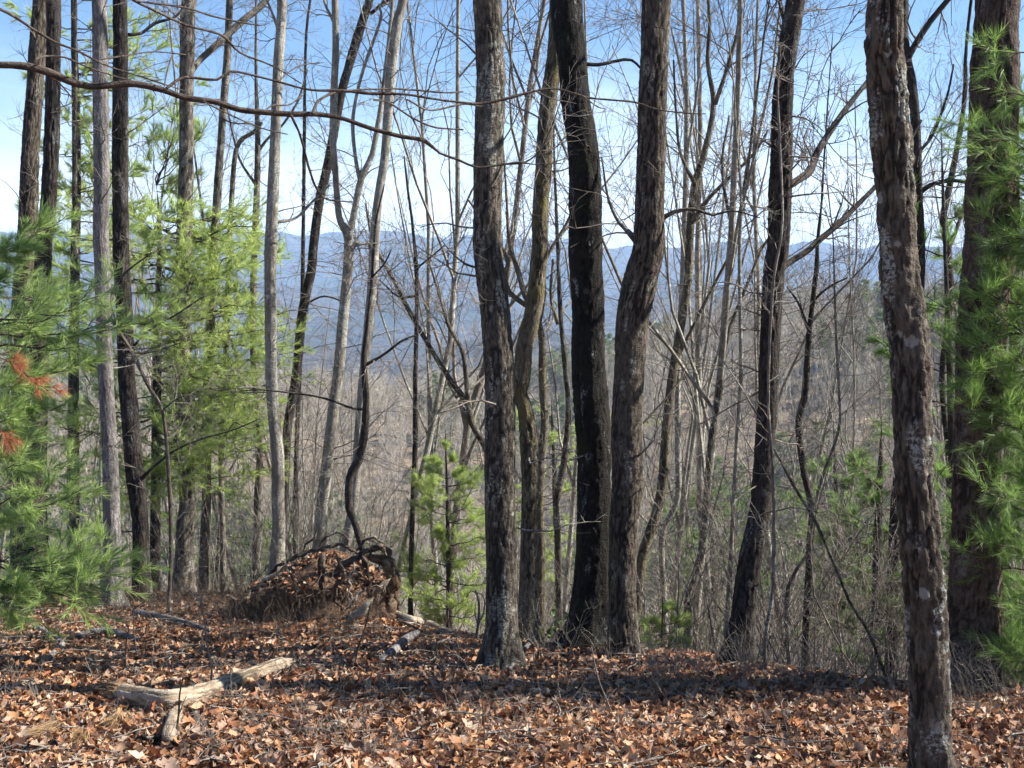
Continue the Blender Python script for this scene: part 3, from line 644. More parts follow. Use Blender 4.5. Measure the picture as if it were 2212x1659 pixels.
T('sapling', 'very thin sapling jogging sideways low down, right of the zigzag sapling',
  [(1798,500,3),(1803,612,4),(1806,712,5),(1813,846,6),(1813,926,6),(1783,1013,7),(1763,1080,7),(1750,1180,7),(1700,1280,8),(1705,1455,8)], 10.4, M['twig'], 1, ext=1, twigs=22, cat='sapling', side_len=.7)
T('fallen_tree', 'slender dead stem slanting down from the vine-hung trunk towards the plated trunk foot',
  [(1673,970,4),(1712,1045,6),(1760,1125,7),(1806,1228,7),(1836,1300,8),(1878,1370,7),(1917,1478,7)], 'g', M['bark_oak2'], 1, ext=0, twigs=10, cat='dead tree', side_len=.5)
T('oak_tree', 'forked tree mostly hidden behind the upper half of the nearest plated trunk',
  [(1957,-20,22),(1955,50,22),(1956,117,26),(1965,170,24),(1975,260,20),(1980,400,18),(1985,600,20),(1960,900,22),(1935,1100,24),(1925,1400,26)], 10.5, M['bark_dark'], 1, ext=4, twigs=24,
  limbs=[[(1958,130,16),(1975,100,14),(2007,50,13),(2051,-5,12),(2080,-40,10)],[(1984,330,7),(2015,290,7),(2045,210,5),(2060,140,4)],[(1985,420,10),(2010,400,10),(2060,390,8),(2110,400,6)]])
T('oak_tree', 'dark wavy stem between the nearest plated trunk and the massive pine',
  [(2090,100,7),(2085,200,9),(2070,300,11),(2045,420,14),(2035,480,14),(2045,540,15),(2050,650,15),(2035,800,13),(2040,900,12),(2050,1000,13),(2052,1200,14),(2050,1400,16)], 11.5, M['bark_dark'], 1, ext=3, twigs=24, side_len=.8,
  limbs=[[(2052,900,8),(2080,930,7),(2060,1000,6)],[(2046,545,9),(2065,500,8),(2085,430,6),(2095,350,5)]])
T('sapling', 'thin pale crooked sapling kinking among the light pine sprays at the left',
  [(241,692,6),(284,759,8),(318,829,8),(350,886,8),(360,963,8),(368,1097,9),(369,1204,8),(365,1292,9)], 11.6, M['bark_oak2'], 1, ext=0, twigs=12, cat='sapling', side_len=.7, furrow=.001,
  limbs=[[(252,700,5),(240,640,4),(270,590,4),(330,545,3)],[(286,762,4),(330,760,3),(390,740,3)],[(350,886,4),(395,855,3),(430,860,2)]])
T('sapling', 'short white-barked stem at the bottom of the left edge',
  [(22,990,7),(13,1104,9),(5,1180,9),(0,1262,10)], 11.5, M['bark_pale'], 1, ext=1, twigs=6, cat='sapling', side_len=.6)
for i, (x0, x1, x2, w, d, lb) in enumerate([(165,160,158,13,15.5,'thin dark stem behind needles, right of the knobbly left-edge trunk'),
                                                                                             (660,655,640,10,17,'mossy thin stem rising just behind the root mound'),
                               (2190,2195,2180,26,10.5,'shaded trunk cut by the right edge beyond the massive pine')]):
    T('oak_tree', lb, [(x0,100,w*.6),(x1,400,w*.8),((x1+x2)/2+4,700,w*.9),(x2,1000,w),(x2-2,1230,w*1.1)], d, M['bark_dark'] if i % 2 else M['bark_oak2'], 1, ext=3, twigs=24)

# --- tree outside the left edge whose long limb crosses the picture
d0 = 5.6
E = empty('oak_tree', (-3.4, 5.6, gz1(-3.4, 5.6)), label='tree beyond the left edge whose long crooked limb crosses the upper picture', cat='tree')
base = np.array(E.location)
g = Geo(); p, r = resample(np.array([[-3.4,5.6,gz1(-3.4,5.6)-.15],[-3.35,5.6,.6],[-3.38,5.65,2.2],[-3.3,5.6,5],[-3.2,5.7,8]]), [.16,.13,.12,.10,.05], .05)
trunk_tube(g, p, r, 20, .008, .03, .2, 77); g.obj('trunk', M['bark_oak'], E, base)
LIMB = [
 [(-420,175,30),(-250,160,24),(-120,145,20),(0,140,14),(60,144,17),(107,157,17),(167,181,15),(214,186,14),(288,181,15),(351,194,13),(401,211,13),(468,221,12),(518,237,12),(585,244,12),(636,247,12),(689,247,11),(740,256,9),(803,278,9),(863,294,9),(917,304,9),(950,331,5),(990,345,5),(1027,361,5),(1070,358,4),(1121,351,4),(1154,355,3),(1211,353,2)],
 [(355,194,6),(378,177,7),(401,167,6),(468,172,6),(495,154,6),(535,160,5),(602,177,5),(669,194,5),(740,196,7),(803,202,8),(876,204,6),(937,214,5),(1004,222,5),(1037,224,6),(1091,214,6),(1154,197,5),(1204,192,4),(1271,211,4),(1321,216,4),(1372,221,4),(1422,237,3),(1480,244,3),(1523,246,2)],
 [(675,244,7),(689,217,6),(719,201,6),(742,197,6)],
 [(629,250,6),(649,294,5),(669,368,5),(686,411,5),(709,431,4),(760,436,3)],
 [(-420,-40,16),(-200,-20,12),(-60,0,9),(0,20,7),(33,37,7),(67,60,6),(117,90,6),(167,110,5),(214,134,5),(254,150,4),(301,164,4),(355,182,3),(402,197,2)],
 [(77,128,4),(100,121,4),(140,124,4),(187,144,4),(234,160,3),(284,174,3),(335,187,3)],
 [(250,-30,6),(288,0,6),(334,23,5),(401,54,5),(452,67,5),(485,80,5),(518,114,4),(569,134,4),(602,150,3),(650,180,2)],
 [(290,0,4),(314,5,4),(401,17,4),(468,37,4),(555,54,3),(582,50,2)],
 [(807,216,4),(840,222,4),(890,254,4),(940,275,4),(1000,280,3)],
 [(742,196,4),(800,193,4),(860,192,4),(960,200,4),(1000,198,3)],
 [(602,176,4),(625,155,3),(655,140,3),(700,135,2)],
 [(440,219,3),(480,240,3),(560,275,3),(620,290,2)],
 [(571,240,4),(590,228,4),(625,226,3),(655,205,3)],
 [(355,186,3),(362,150,3),(374,112,2)],
 [(220,128,4),(260,122,4),(330,112,3),(400,118,3)],
 [(1260,208,3),(1290,230,3),(1310,236,2)],[(1160,197,3),(1190,212,3),(1245,224,2)],[(880,215,4),(930,238,4),(1000,225,4),(1040,230,3)],
]
allp = []
for i, lp in enumerate(LIMB):
    p, r = path(lp, d0, .9); p, r = resample(p, r, .035); g = Geo(); trunk_tube(g, p, r, 12 if i == 0 else 7, .0015, .018, .3, 80+i, lump=.12)
    g.obj('branch', M['branch'], E, base); allp.append((p, r))
g = Geo()
for p, r in allp[:9]:
    i = np.linspace(3, len(p)-1, 24).astype(int); a, b = p[i][None], r[i][None]
    q1, r1 = grow(a, b, 7, .05, 1, .8, .32, 6, .22, .0, .4, .0016, flat=.3); r1 = np.minimum(r1, .004)
    q2, r2 = grow(q1, r1, 2, .2, .9, .7, .12, 4, .2, 0, .7, .0012); tubes(g, q1, r1, 4); tubes(g, q2, r2, 3)
o = g.obj('twigs', M['branch'], E, base); o['kind'] = 'stuff'

# ------------------------------------------------------------------ generated bare trees beyond the rim
def bare_tree(seed, h, n1=13, far=False, rb=None, pale=False):
    global rng
    keep = rng; rng = np.random.default_rng(seed)
    rb = rb or h*.0042; K = 10
    P = [np.array([0, 0, -.4])]; d = norm(np.array([rng.normal(0, .06), rng.normal(0, .06), 1.]))
    for k in range(K-1):
        d = norm(d+np.array([rng.normal(0, .07), rng.normal(0, .07), .08])); P.append(P[-1]+d*h*.86/(K-1))
    P = np.array(P)[None]; Rr = rb*np.linspace(1, .18, K)[None]
    tk = Geo(); cr = Geo(); rm = .02 if far else .004
    tubes(tk, P, Rr, 5 if far else 7)
    p1, r1 = grow(P, Rr, n1, .12 if pale else .22, .98, .48 if pale else .55, h*.38, 7, .17 if pale else .12, .16, .55, rm*1.5, .2, decay=.6)
    p2, r2 = grow(p1, r1, 6 if far else 5 if pale else 7, .15, 1, .6, h*.14, 5, .24, .08, .55, rm, .4)
    tubes(tk if not far else cr, p1, r1, 4); tubes(cr, p2, r2, 3)
    p3, r3 = grow(p2, r2, 4 if far or pale else 6, .15, 1, .65, h*.065, 3 if far else 4, .2, .05, .6, rm*.75, .6)
    tubes(cr, p3, r3, 3)
    if not far:
        p4, r4 = grow(p3, r3, 2, .1, 1, .7, h*.028, 3, .2, .03, .7, rm*.55, .6); tubes(cr, p4, r4, 3)
    rng = keep
    f = lambda g, n, m: mesh(n, np.concatenate(g.V), [np.concatenate(g.Q)], m, np.concatenate(g.A))
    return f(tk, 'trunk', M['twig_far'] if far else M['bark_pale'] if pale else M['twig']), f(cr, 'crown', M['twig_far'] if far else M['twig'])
protos = [bare_tree(100+s, 14+2*(s % 3), n1=11+s % 3) for s in range(6)]
def place_bare(x, y, i, s, label, group):
    z = gz1(x, y); E = empty('bare_tree', (x, y, z), label=label, cat='tree', group=group)
    E.rotation_euler = (rng.normal(0, .05), rng.normal(0, .05), rng.random()*6.28); E.scale = (s, s, s*(.9+.2*rng.random()))
    for n, me in zip(('trunk', 'crown'), protos[i]): obj(n, me, E)
n = 0
for i in range(34):
    d = 16+42*rng.random(); x = (rng.random()*2-1)*(1106/F*d+1)
    if x < -d*.22 and rng.random() < .35: continue
    near = d < 28; xx = 1106+F*x/d; wh = 'left of the tall pale trunk' if xx < 590 else 'between the tall pale and centre trunks' if xx < 1060 else 'between the centre and vine-hung trunks' if xx < 1650 else 'right of the vine-hung trunk'
    place_bare(x, d, i % 6, .75+.35*rng.random(), ('slender leafless tree just past the rim, ' if near else 'bare grey tree lower on the wooded slope, ')+wh,
               ('leafless trees just past the rim ' if near else 'bare trees lower on the slope ')+wh)
slim = [bare_tree(500+k, 11+k, n1=8, rb=.036+.004*k, pale=True) for k in range(5)]
spots = [(x, d) for x, d in zip([1408,1448,1500,1530,1580,1630, 1215, 640,812,960, 1715,1830, 205,530],
                                [16,14.5,12.6,17,14,18, 17, 17,15.5,18, 12.5,16, 18,18])]
for k, (x0, d) in enumerate(spots):
    x = (x0-1106)/F*d; z = gz1(x, d); wh = 'left of the tall pale trunk' if x0 < 590 else 'between the tall pale and centre trunks' if x0 < 1060 else 'between the centre and vine-hung trunks' if x0 < 1680 else 'right of the vine-hung trunk'
    E = empty('slender_tree', (x, d, z), label='slender pale young tree with upswept twigs, '+wh, cat='tree', group='slender pale young trees '+wh)
    sc = .8+.4*rng.random(); E.scale = (sc, sc, sc); E.rotation_euler = (rng.normal(0, .07), rng.normal(0, .07), rng.random()*6.28)
    for n_, me in zip(('trunk', 'crown'), slim[k % 5]): obj(n_, me, E)
# trees outside the frame to the right and left, part of the same wood
for i, (x, y) in enumerate([(11.5,7.3)]):
    place_bare(x, y, (i*5+1) % 6, .8+.3*rng.random(), 'leafless tree standing in the wood beyond the side of the picture', 'bare trees beside the view')

# ------------------------------------------------------------------ brush of thin stems past the rim
def brush_mesh(seed, h, nst, spread, rr_=.005):
    global rng
    keep = rng; rng = np.random.default_rng(seed)
    S = np.zeros((nst, 3)); S[:, :2] = rng.normal(0, spread*.35, (nst, 2)); S[:, 2] = -.15; P = [S]
    d = norm(np.stack([rng.normal(0, .3, nst), rng.normal(0, .3, nst), np.ones(nst)], -1)); L = h*(.5+.6*rng.random(nst))
    for k in range(6):
        d = norm(d+.13*rng.normal(size=d.shape)+np.array([0, 0, .03])); P.append(P[-1]+d*(L/6)[:, None])
    P = np.stack(P, 1); Rr = rr_*(.5+rng.random((nst, 1)))*np.linspace(1, .35, 7)[None]
    g = Geo(); tubes(g, P, Rr, 4); p1, r1 = grow(P, Rr, 8, .2, 1, .7, h*.3, 5, .22, .06, .6, .0022); p2, r2 = grow(p1, r1, 4, .2, 1, .7, h*.12, 4, .25, .02, .7, .0016)
    tubes(g, p1, r1, 3); tubes(g, p2, r2, 3); rng = keep
    return g
bm = []
for s in range(5):
    g = brush_mesh(300+s, 2.6, 9, 1.2, .006); bm.append(mesh('bare_shrub', np.concatenate(g.V), [np.concatenate(g.Q)], M['twig'], np.concatenate(g.A)))
for i in range(120):
    x0 = rng.random()**.8*2300-60 if i % 3 else 1400+rng.random()*800
    dd = rng.random()**1.4*12; a = (x0-1106)/F
    d = 10.9+dd if x0 > 900 else 13.5+dd*.8
    if x0 > 1500: d -= 1.2
    if 1150 < x0 < 1450: d += 2.5
    wh = ('left of the root mound' if x0 < 520 else 'between the root mound and the centre trunk' if x0 < 1060 else 'between the centre trunk and the vine-hung trunk' if x0 < 1620 else 'right of the vine-hung trunk')
    o = obj('bare_shrub', bm[i % 5], None, (a*d, d, gz1(a*d, d))); s = .6+.7*rng.random(); o.scale = (s, s, s); o.rotation_euler = (0, 0, rng.random()*6.28)
    link_props(o, label='leafless thin-stemmed shrub in the thicket '+wh, cat='shrub', group='leafless shrubs '+wh)

for k, (x, y) in enumerate([(5.0, 6.3), (6.0, 7.9), (4.8, 5.2)]):  # unseen shrubs added to throw broken twig shadows across the leafy floor
    o = obj('bare_shrub', bm[k % 5], None, (x, y, gz1(x, y))); o.scale = (1.3, 1.3, 1.5); link_props(o, label='added leafless shrub, unseen beyond the right side, casting twig shadows', cat='shrub', group='shrubs beyond the right side')
# ------------------------------------------------------------------ far wood: one mass on the opposite hillside
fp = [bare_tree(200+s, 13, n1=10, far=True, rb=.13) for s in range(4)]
def join2(a, b, name):
    bmv = []; q = []; A = []
    off = 0
    for me in (a, b):
        v = np.empty(len(me.vertices)*3, np.float32); me.vertices.foreach_get('co', v); l = np.empty(len(me.loops), np.int32); me.loops.foreach_get('vertex_index', l)
        at_ = np.empty(len(me.vertices)*3, np.float32); me.attributes['bc'].data.foreach_get('vector', at_)
        bmv.append(v.reshape(-1, 3)); A.append(at_.reshape(-1, 3)); q.append(l.reshape(-1, 4)+off); off += len(me.vertices)
    return mesh(name, np.concatenate(bmv), [np.concatenate(q)], a.materials[0], np.concatenate(A))
def needle_tufts(g, S, D, n, L, w, cone=.9, droop=0.):
    """S (m,3) tuft points, D (m,3) directions"""
    m = len(S)
    if not m: return
    rv = rng.normal(size=(m, n, 3)); d = norm(D[:, None, :]+cone*norm(rv)*rng.random((m, n, 1))**.5); d[..., 2] -= droop; d = norm(d)
    Ln = L*(.6+.5*rng.random((m, n, 1))); side = norm(np.cross(d, rng.normal(size=(m, n, 3))))*w/2
    s = S[:, None, :]+D[:, None, :]*(rng.random((m, n, 1))-.5)*L*.5
    e = s+d*Ln; V = np.stack([s-side, s+side, e], 2).reshape(-1, 3)
    g.add(V, None, None, np.arange(len(V)).reshape(-1, 3))
def far_pine(seed, h=14):
    g = Geo(); nb = 60; zz = h*(.25+.72*np.sqrt(rng.random(nb))); L = (h-zz)*.28+.5; az = rng.random(nb)*6.28
    S = []; D = []
    for z, l, a in zip(zz, L, az):
        for q in np.linspace(.3, 1, 4): S.append([math.cos(a)*l*q, math.sin(a)*l*q, z+.15*l*q]); D.append([math.cos(a), math.sin(a), .25])
    needle_tufts(g, np.array(S), norm(np.array(D, float)), 14, .55, .16, 1.2)
    t_ = Geo(); tubes(g, np.array([[[0, 0, -.5], [0, 0, h*.5], [0, 0, h]]], float), np.array([[.16, .1, .02]]), 5)
    return mesh('far_pine', np.concatenate(g.V), [np.concatenate(g.Q), np.concatenate(g.T)], M['needle_far'])
def points_mass(name, pts, scl, protos_, label):
    """one object: geometry nodes stand a tree on every point"""
    me = bpy.data.meshes.new(name); me.from_pydata([tuple(p) for p in pts], [], [])
    me.attributes.new('sc', 'FLOAT', 'POINT').data.foreach_set('value', np.asarray(scl, np.float32))
    me.attributes.new('rz', 'FLOAT_VECTOR', 'POINT').data.foreach_set('vector', np.stack([rng.normal(0, .05, len(pts)), rng.normal(0, .05, len(pts)), rng.random(len(pts))*6.28], -1).astype(np.float32).ravel())
    me.attributes.new('id_', 'INT', 'POINT').data.foreach_set('value', rng.integers(0, len(protos_), len(pts)).astype(np.int32))
    o = obj(name, me); md = o.modifiers.new('trees', 'NODES'); ng = bpy.data.node_groups.new(name, 'GeometryNodeTree'); md.node_group = ng
    ng.interface.new_socket('Geometry', in_out='INPUT', socket_type='NodeSocketGeometry'); ng.interface.new_socket('Geometry', in_out='OUTPUT', socket_type='NodeSocketGeometry')
    gi = N(ng, 'NodeGroupInput'); go = N(ng, 'NodeGroupOutput'); jn = N(ng, 'GeometryNodeJoinGeometry')
    def at_(nm, ty):
        a = N(ng, 'GeometryNodeInputNamedAttribute'); a.data_type = ty; a.inputs['Name'].default_value = nm; return [s for s in a.outputs if s.enabled and s.name == 'Attribute'][0]
    ids = at_('id_', 'INT'); sc_ = at_('sc', 'FLOAT'); rz = at_('rz', 'FLOAT_VECTOR')
    for k, po in enumerate(protos_):
        ip = N(ng, 'GeometryNodeInstanceOnPoints'); oi = N(ng, 'GeometryNodeObjectInfo'); oi.inputs['Object'].default_value = po; oi.inputs['As Instance'].default_value = True
        cmp_ = N(ng, 'FunctionNodeCompare'); cmp_.data_type = 'INT'; cmp_.operation = 'EQUAL'
        ins = [s for s in cmp_.inputs if s.enabled]; ng.links.new(ids, ins[0]); ins[1].default_value = k
        ng.links.new(gi.outputs[0], ip.inputs['Points']); ng.links.new(cmp_.outputs[0], ip.inputs['Selection'])
        ng.links.new(oi.outputs['Geometry'], ip.inputs['Instance']); ng.links.new(rz, ip.inputs['Rotation']); ng.links.new(sc_, ip.inputs['Scale']); ng.links.new(ip.outputs[0], jn.inputs[0])
    ng.links.new(jn.outputs[0], go.inputs[0])
    return link_props(o, label=label, kind='stuff')
fobs = []
for k, (a, b) in enumerate(fp):
    x, y = [(-26, 78), (-8, 84), (12, 80), (30, 76)][k]
    o = obj('bare_tree', join2(a, b, 'bare_tree'), None, (x, y, gz1(x, y)))
    link_props(o, label='bare grey tree in the hollow, masked by nearer trees', cat='tree', group='bare trees down in the hollow'); fobs.append(o)
pobs = []
for k, (x, y) in enumerate([(45, 175), (60, 190)]):
    o = obj('pine_tree', far_pine(k), None, (x, y, gz1(x, y))); link_props(o, label='dark pine on the opposite hillside, right half of the view', cat='tree', group='pines on the opposite hillside'); pobs.append(o)
def far_pts(n, r0, r1, a0=-30, a1=30, keep=None):
    r = np.sqrt(rng.random(n)*(r1*r1-r0*r0)+r0*r0); a = np.radians(a0+(a1-a0)*rng.random(n)); X, Y = r*np.sin(a), r*np.cos(a)
    if keep is not None:
        m = keep(X, Y); X, Y = X[m], Y[m]
    return np.stack([X, Y, gz(X, Y)-.3], -1)
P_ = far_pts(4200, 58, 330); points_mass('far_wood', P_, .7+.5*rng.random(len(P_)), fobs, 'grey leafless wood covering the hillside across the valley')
P_ = far_pts(3600, 110, 300, keep=lambda X, Y: (fbm2(X*.02, Y*.02, 44, 3)+.24*(Y > 205) > .10)); points_mass('far_pines', P_, .45+.5*rng.random(len(P_)), pobs, 'green pines dotted through the far leafless wood')

# ------------------------------------------------------------------ pines with visible needles
def pine_branch(E, base, root_, tip, m, nside=12, L=.11, w=.0028, n=38, sub=.3, droop=.0, seed=0, bm_=None, cone=.75, sag=.06):
    root_ = np.array(root_, float); tip = np.array(tip, float); K = 9; tt = np.linspace(0, 1, K)[:, None]
    ln = np.linalg.norm(tip-root_); P = root_*(1-tt)+tip*tt; P[:, 2] += -sag*ln*np.sin(np.pi*tt[:, 0])+.0; P[1:-1] += rng.normal(0, .015*ln, (K-2, 3))
    Rr = np.linspace(.004+.006*ln, .0022, K)
    g = Geo(); tubes(g, P[None], Rr[None], 6)
    sl = sub*ln if sub < 1 else sub
    p1, r1 = grow(P[None], Rr[None], nside, .25, .98, .75, sl, 5, .12, .05, .5, .0016, flat=.62, decay=.45)
    p2, r2 = grow(p1, r1, 2, .3, .9, .6, sl*.4, 3, .12, .05, .7, .0013, flat=.4)
    tubes(g, p1, r1, 4); tubes(g, p2, r2, 3)
    b = g.obj('branch', bm_ or M['branch'], E, base)
    S = [p1[:, -1], p1[:, -2], p1[:, 2], p2[:, -1], p2[:, 1], P[[-1]], P[[-2]]]
    D = [p1[:, -1]-p1[:, -2], p1[:, -1]-p1[:, -2], p1[:, 3]-p1[:, 2], p2[:, -1]-p2[:, -2], p2[:, -1]-p2[:, -2], P[[-1]]-P[[-2]], P[[-1]]-P[[-2]]]
    g = Geo(); needle_tufts(g, np.concatenate(S), norm(np.concatenate(D)), n, L, w, cone, droop)
    V = np.concatenate(g.V)-base; me = mesh('needles', V, [np.concatenate(g.T)], m, None, smooth=False); o = obj('needles', me, b)
def pine(label, trunk, d, tips, m, reach=(0, 0), rad=None, group=None, **kw):
    """trunk: picture points top to foot; tips: (x, y, depth offset, root rise)"""
    P, Rr = path(trunk, d)
    gb = gz1(P[-1, 0], P[-1, 1])
    if P[-1, 2] > gb: P = np.vstack([P, [P[-1, 0], P[-1, 1], gb-.1]]); Rr = np.append(Rr, Rr[-1]*1.1)
    base = P[-1].copy(); E = empty('pine_tree', tuple(base), label=label, cat='tree', group=group)
    p, r = resample(P, Rr, .08); g = Geo(); trunk_tube(g, p[::-1], r[::-1], 14, .003, .02, .3, 5); g.obj('trunk', M['bark_dark'], E, base)
    for (x, y, dd, rise) in tips:
        tip = at(x, y, d+dd); zr = tip[2]-rise
        i = np.argmin(np.abs(p[:, 2]-zr)); pine_branch(E, base, p[i], tip, m, **kw)
    return E
def region(n, x0, x1, y0, y1, dd, rise):
    return [(x0+(x1-x0)*rng.random(), y0+(y1-y0)*(i+rng.random())/n, dd[0]+(dd[1]-dd[0])*rng.random(), rise*(.4+rng.random())) for i in range(n)]
# left foreground pine, trunk just outside the frame
pine('near pine at the left edge with long drooping green needle sprays', [(-120,-200,20),(-90,400,28),(-80,1000,34),(-75,1330,38)], 8.6,
     region(28, -10, 240, 520, 1270, (-.6, 1.6), .12)+[(290,1250,-.4,-.15),(240,1290,-.6,-.1),(160,1250,-.3,-.1),(255,1205,.2,0),(60,1300,-.6,-.1),(110,1330,-.4,-.15),(250,690,.1,.1),(330,680,.3,.2),(215,640,-.2,.2),(140,470,.2,.3),(60,520,0,.2),(30,900,-.5,.1),(60,1000,-.4,.1)],
     M['needle'], nside=10, n=20, sub=.36, L=.12, w=.0034, cone=.8)
pine('tall thin-crowned pine behind the left-edge trunks, sparse bluish sprays against the sky', [(150,-250,3),(165,300,18),(160,700,22),(158,1100,26),(158,1250,28)], 17.5,
     region(48, 0, 400, 10, 640, (-.8, .8), .3), M['needle_light'], nside=10, n=18, sub=.30, L=.13, w=.006, cone=.6)
pine('bushy light-green pine filling the gap left of the pale trunks', [(338,400,1),(345,520,9),(338,900,20),(335,1240,24)], 15.3,
     region(66, 400, 640, 440, 1020, (-1.9, .8), .14)+region(40, 90, 410, 430, 1100, (-2.2, .8), .14)+region(6, 320, 470, 160, 420, (-.2, .5), .3),
     M['needle_light'], nside=12, n=15, sub=.30, L=.12, w=.0058, cone=.85)
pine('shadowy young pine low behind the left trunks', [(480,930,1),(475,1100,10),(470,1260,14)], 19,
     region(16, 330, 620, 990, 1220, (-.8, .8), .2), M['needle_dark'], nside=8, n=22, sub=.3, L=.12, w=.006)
pine('feathery young pine standing left of the centre trunk', [(962,930,1),(965,1050,6),(968,1180,10),(970,1330,12)], 13.8,
     region(26, 850, 960, 980, 1330, (-.6, .6), .14)+region(20, 970, 1080, 1000, 1330, (-.6, .6), .14)+[(962,960,0,.1),(980,985,0,.1)],
     M['needle_light'], nside=11, n=18, sub=.36, L=.085, w=.0028, cone=1.1)
pine('near pine at the right edge with glossy sprays reaching in', [(2420,-200,26),(2400,400,34),(2385,1000,40),(2380,1500,44)], 7.9,
     region(42, 2060, 2250, 200, 1500, (-.6, 1.0), .2)+[(2110,95,-.4,.0),(2130,190,-.2,0),(2080,270,-.5,.1),(2130,300,-.6,-.1),(2060,850,-.2,.2),(2090,890,-.4,.2),(2130,1060,-.7,.1),(2120,1170,-.5,.1),(2140,1530,-.3,0),(2060,650,.2,.2),(2000,640,.4,.3),(2030,750,.5,.3),(2080,1400,.3,.1)]+region(26, 2090, 2250, 250, 1450, (-.4, .6), .2),
     M['needle_mid'], nside=9, n=20, sub=.34, L=.12, w=.0028, cone=.85)
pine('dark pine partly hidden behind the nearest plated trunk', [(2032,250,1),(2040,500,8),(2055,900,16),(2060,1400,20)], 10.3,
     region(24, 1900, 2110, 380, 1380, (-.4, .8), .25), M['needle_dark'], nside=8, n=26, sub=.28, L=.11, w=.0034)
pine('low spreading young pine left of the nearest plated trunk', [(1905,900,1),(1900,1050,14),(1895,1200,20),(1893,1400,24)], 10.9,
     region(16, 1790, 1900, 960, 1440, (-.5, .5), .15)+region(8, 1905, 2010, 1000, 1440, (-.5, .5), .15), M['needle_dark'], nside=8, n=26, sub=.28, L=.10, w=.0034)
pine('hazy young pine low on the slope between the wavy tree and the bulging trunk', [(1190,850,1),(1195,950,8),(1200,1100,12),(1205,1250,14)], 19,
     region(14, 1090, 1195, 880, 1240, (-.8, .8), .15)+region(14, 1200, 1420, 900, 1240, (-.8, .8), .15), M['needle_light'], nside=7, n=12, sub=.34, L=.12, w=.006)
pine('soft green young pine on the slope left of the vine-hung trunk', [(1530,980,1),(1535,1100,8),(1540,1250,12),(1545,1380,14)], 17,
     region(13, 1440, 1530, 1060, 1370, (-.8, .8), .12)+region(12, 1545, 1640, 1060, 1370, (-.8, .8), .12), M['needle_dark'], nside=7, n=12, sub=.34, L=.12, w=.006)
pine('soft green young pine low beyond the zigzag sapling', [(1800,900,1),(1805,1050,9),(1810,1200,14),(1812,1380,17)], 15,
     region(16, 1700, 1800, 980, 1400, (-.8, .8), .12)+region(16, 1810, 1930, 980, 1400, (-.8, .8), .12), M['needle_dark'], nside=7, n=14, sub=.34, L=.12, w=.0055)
pine('tiny bright pine seedling at the foot of the bulging brown trunk', [(1432,1290,2),(1430,1350,4),(1428,1410,5)], 10.2,
     region(7, 1380, 1425, 1320, 1410, (-.2, .2), .08)+region(7, 1435, 1490, 1300, 1400, (-.2, .2), .08), M['needle_light'], nside=5, n=20, sub=.3, L=.08, w=.003)
pine('fine seedling pine at the lower right corner beside the massive trunk', [(2195,1380,2),(2195,1450,4),(2195,1540,5)], 8.3,
     region(7, 2130, 2190, 1400, 1530, (-.2, .2), .06)+region(5, 2195, 2240, 1400, 1530, (-.2, .2), .06), M['needle'], nside=5, n=22, sub=.3, L=.09, w=.0028)
# dead orange sprays hanging in the left pine
for (x, y, x2, y2, lb) in [(-20,760,45,790,'upper orange dead needle spray caught in the left pine'),(40,790,105,845,'right-hand drooping orange dead needle spray in the left pine'),(-20,880,15,950,'lowest orange dead needle spray hanging at the left edge')]:
    a = at(x, y, 7.2); E = empty('dead_spray', tuple(a), label=lb, cat='dead branch'); pine_branch(E, a, a, at(x2, y2, 7.2), M['needle_dead'], nside=7, n=9, sub=.5, droop=.6, L=.085, w=.0026, cone=1.0)

# ------------------------------------------------------------------ laurel shrub
a = at(1200, 1370, 11.0); a[2] = gz1(a[0], a[1]); E = empty('laurel_shrub', tuple(a), label='small broad-leaved green shrub between the burled trunk and the black trunk', cat='shrub')
g = brush_mesh(400, 1.0, 9, .5, .005)
h_ = (at(1200, 1260, 11.0)[2]-a[2]); V = np.concatenate(g.V)*np.array([.55, .55, max(.6, h_)]); 
obj('stems', mesh('stems', V, [np.concatenate(g.Q)], M['twig'], np.concatenate(g.A)), E)
g = Geo(); n = 260; sel = V[rng.integers(0, len(V), n)]; sel = sel[sel[:, 2] > .25]; scatter_leaves(g, sel[:, 0], sel[:, 1], sel[:, 2], .04+.03*rng.random(len(sel)), [leaf_template(4, 70, .2, 0), leaf_template(4, 71, .3, 0)], .8)
obj('leaves', mesh('leaves', np.concatenate(g.V), [np.concatenate(g.Q)], M['laurel']), E)

# ------------------------------------------------------------------ root mound
mc = at(690, 1335, 11.3); mc[2] = gz1(mc[0], mc[1]); px = 11.3/F
E = empty('root_mound', tuple(mc), label='leaf-topped earth mound of an uprooted tree with arching roots and dark hollow side', cat='root mound')
nu, nv = 90, 34; th, ph = np.meshgrid(np.linspace(0, 2*np.pi, nu, endpoint=False), np.linspace(0, 1, nv))
rad = np.sin(ph*np.pi/2); top = np.cos(ph*np.pi/2)
X = rad*np.cos(th)*.80; Y = rad*np.sin(th)*.75; 
prof = .62*top**.75*(1-.25*np.clip(X, -1, 1)**2)
Z = prof
Y = Y + .0; under = (Y < 0)*np.clip(-Y/.75, 0, 1)
Y = Y + under*.28*np.sin(np.pi*np.clip(Z/.5, 0, 1))      # hollowed face
pn = np.stack([X, Y, Z], -1); Z = Z*(1-.38*np.clip(-X/.8, 0, 1)**.8); nn = fbm(pn*5, 31, 5)*.13+.035*fbm(pn*16, 33, 3); X = X*(1+nn); Z = Z+nn
tiltz = -.0*X
X = np.where(X < 0, X*1.12, X); V = np.stack([X+.0, Y, Z+tiltz-.08], -1).reshape(-1, 3)
k = (np.arange(nv-1)*nu)[:, None]; j = np.arange(nu)[None, :]; j2 = (j+1) % nu
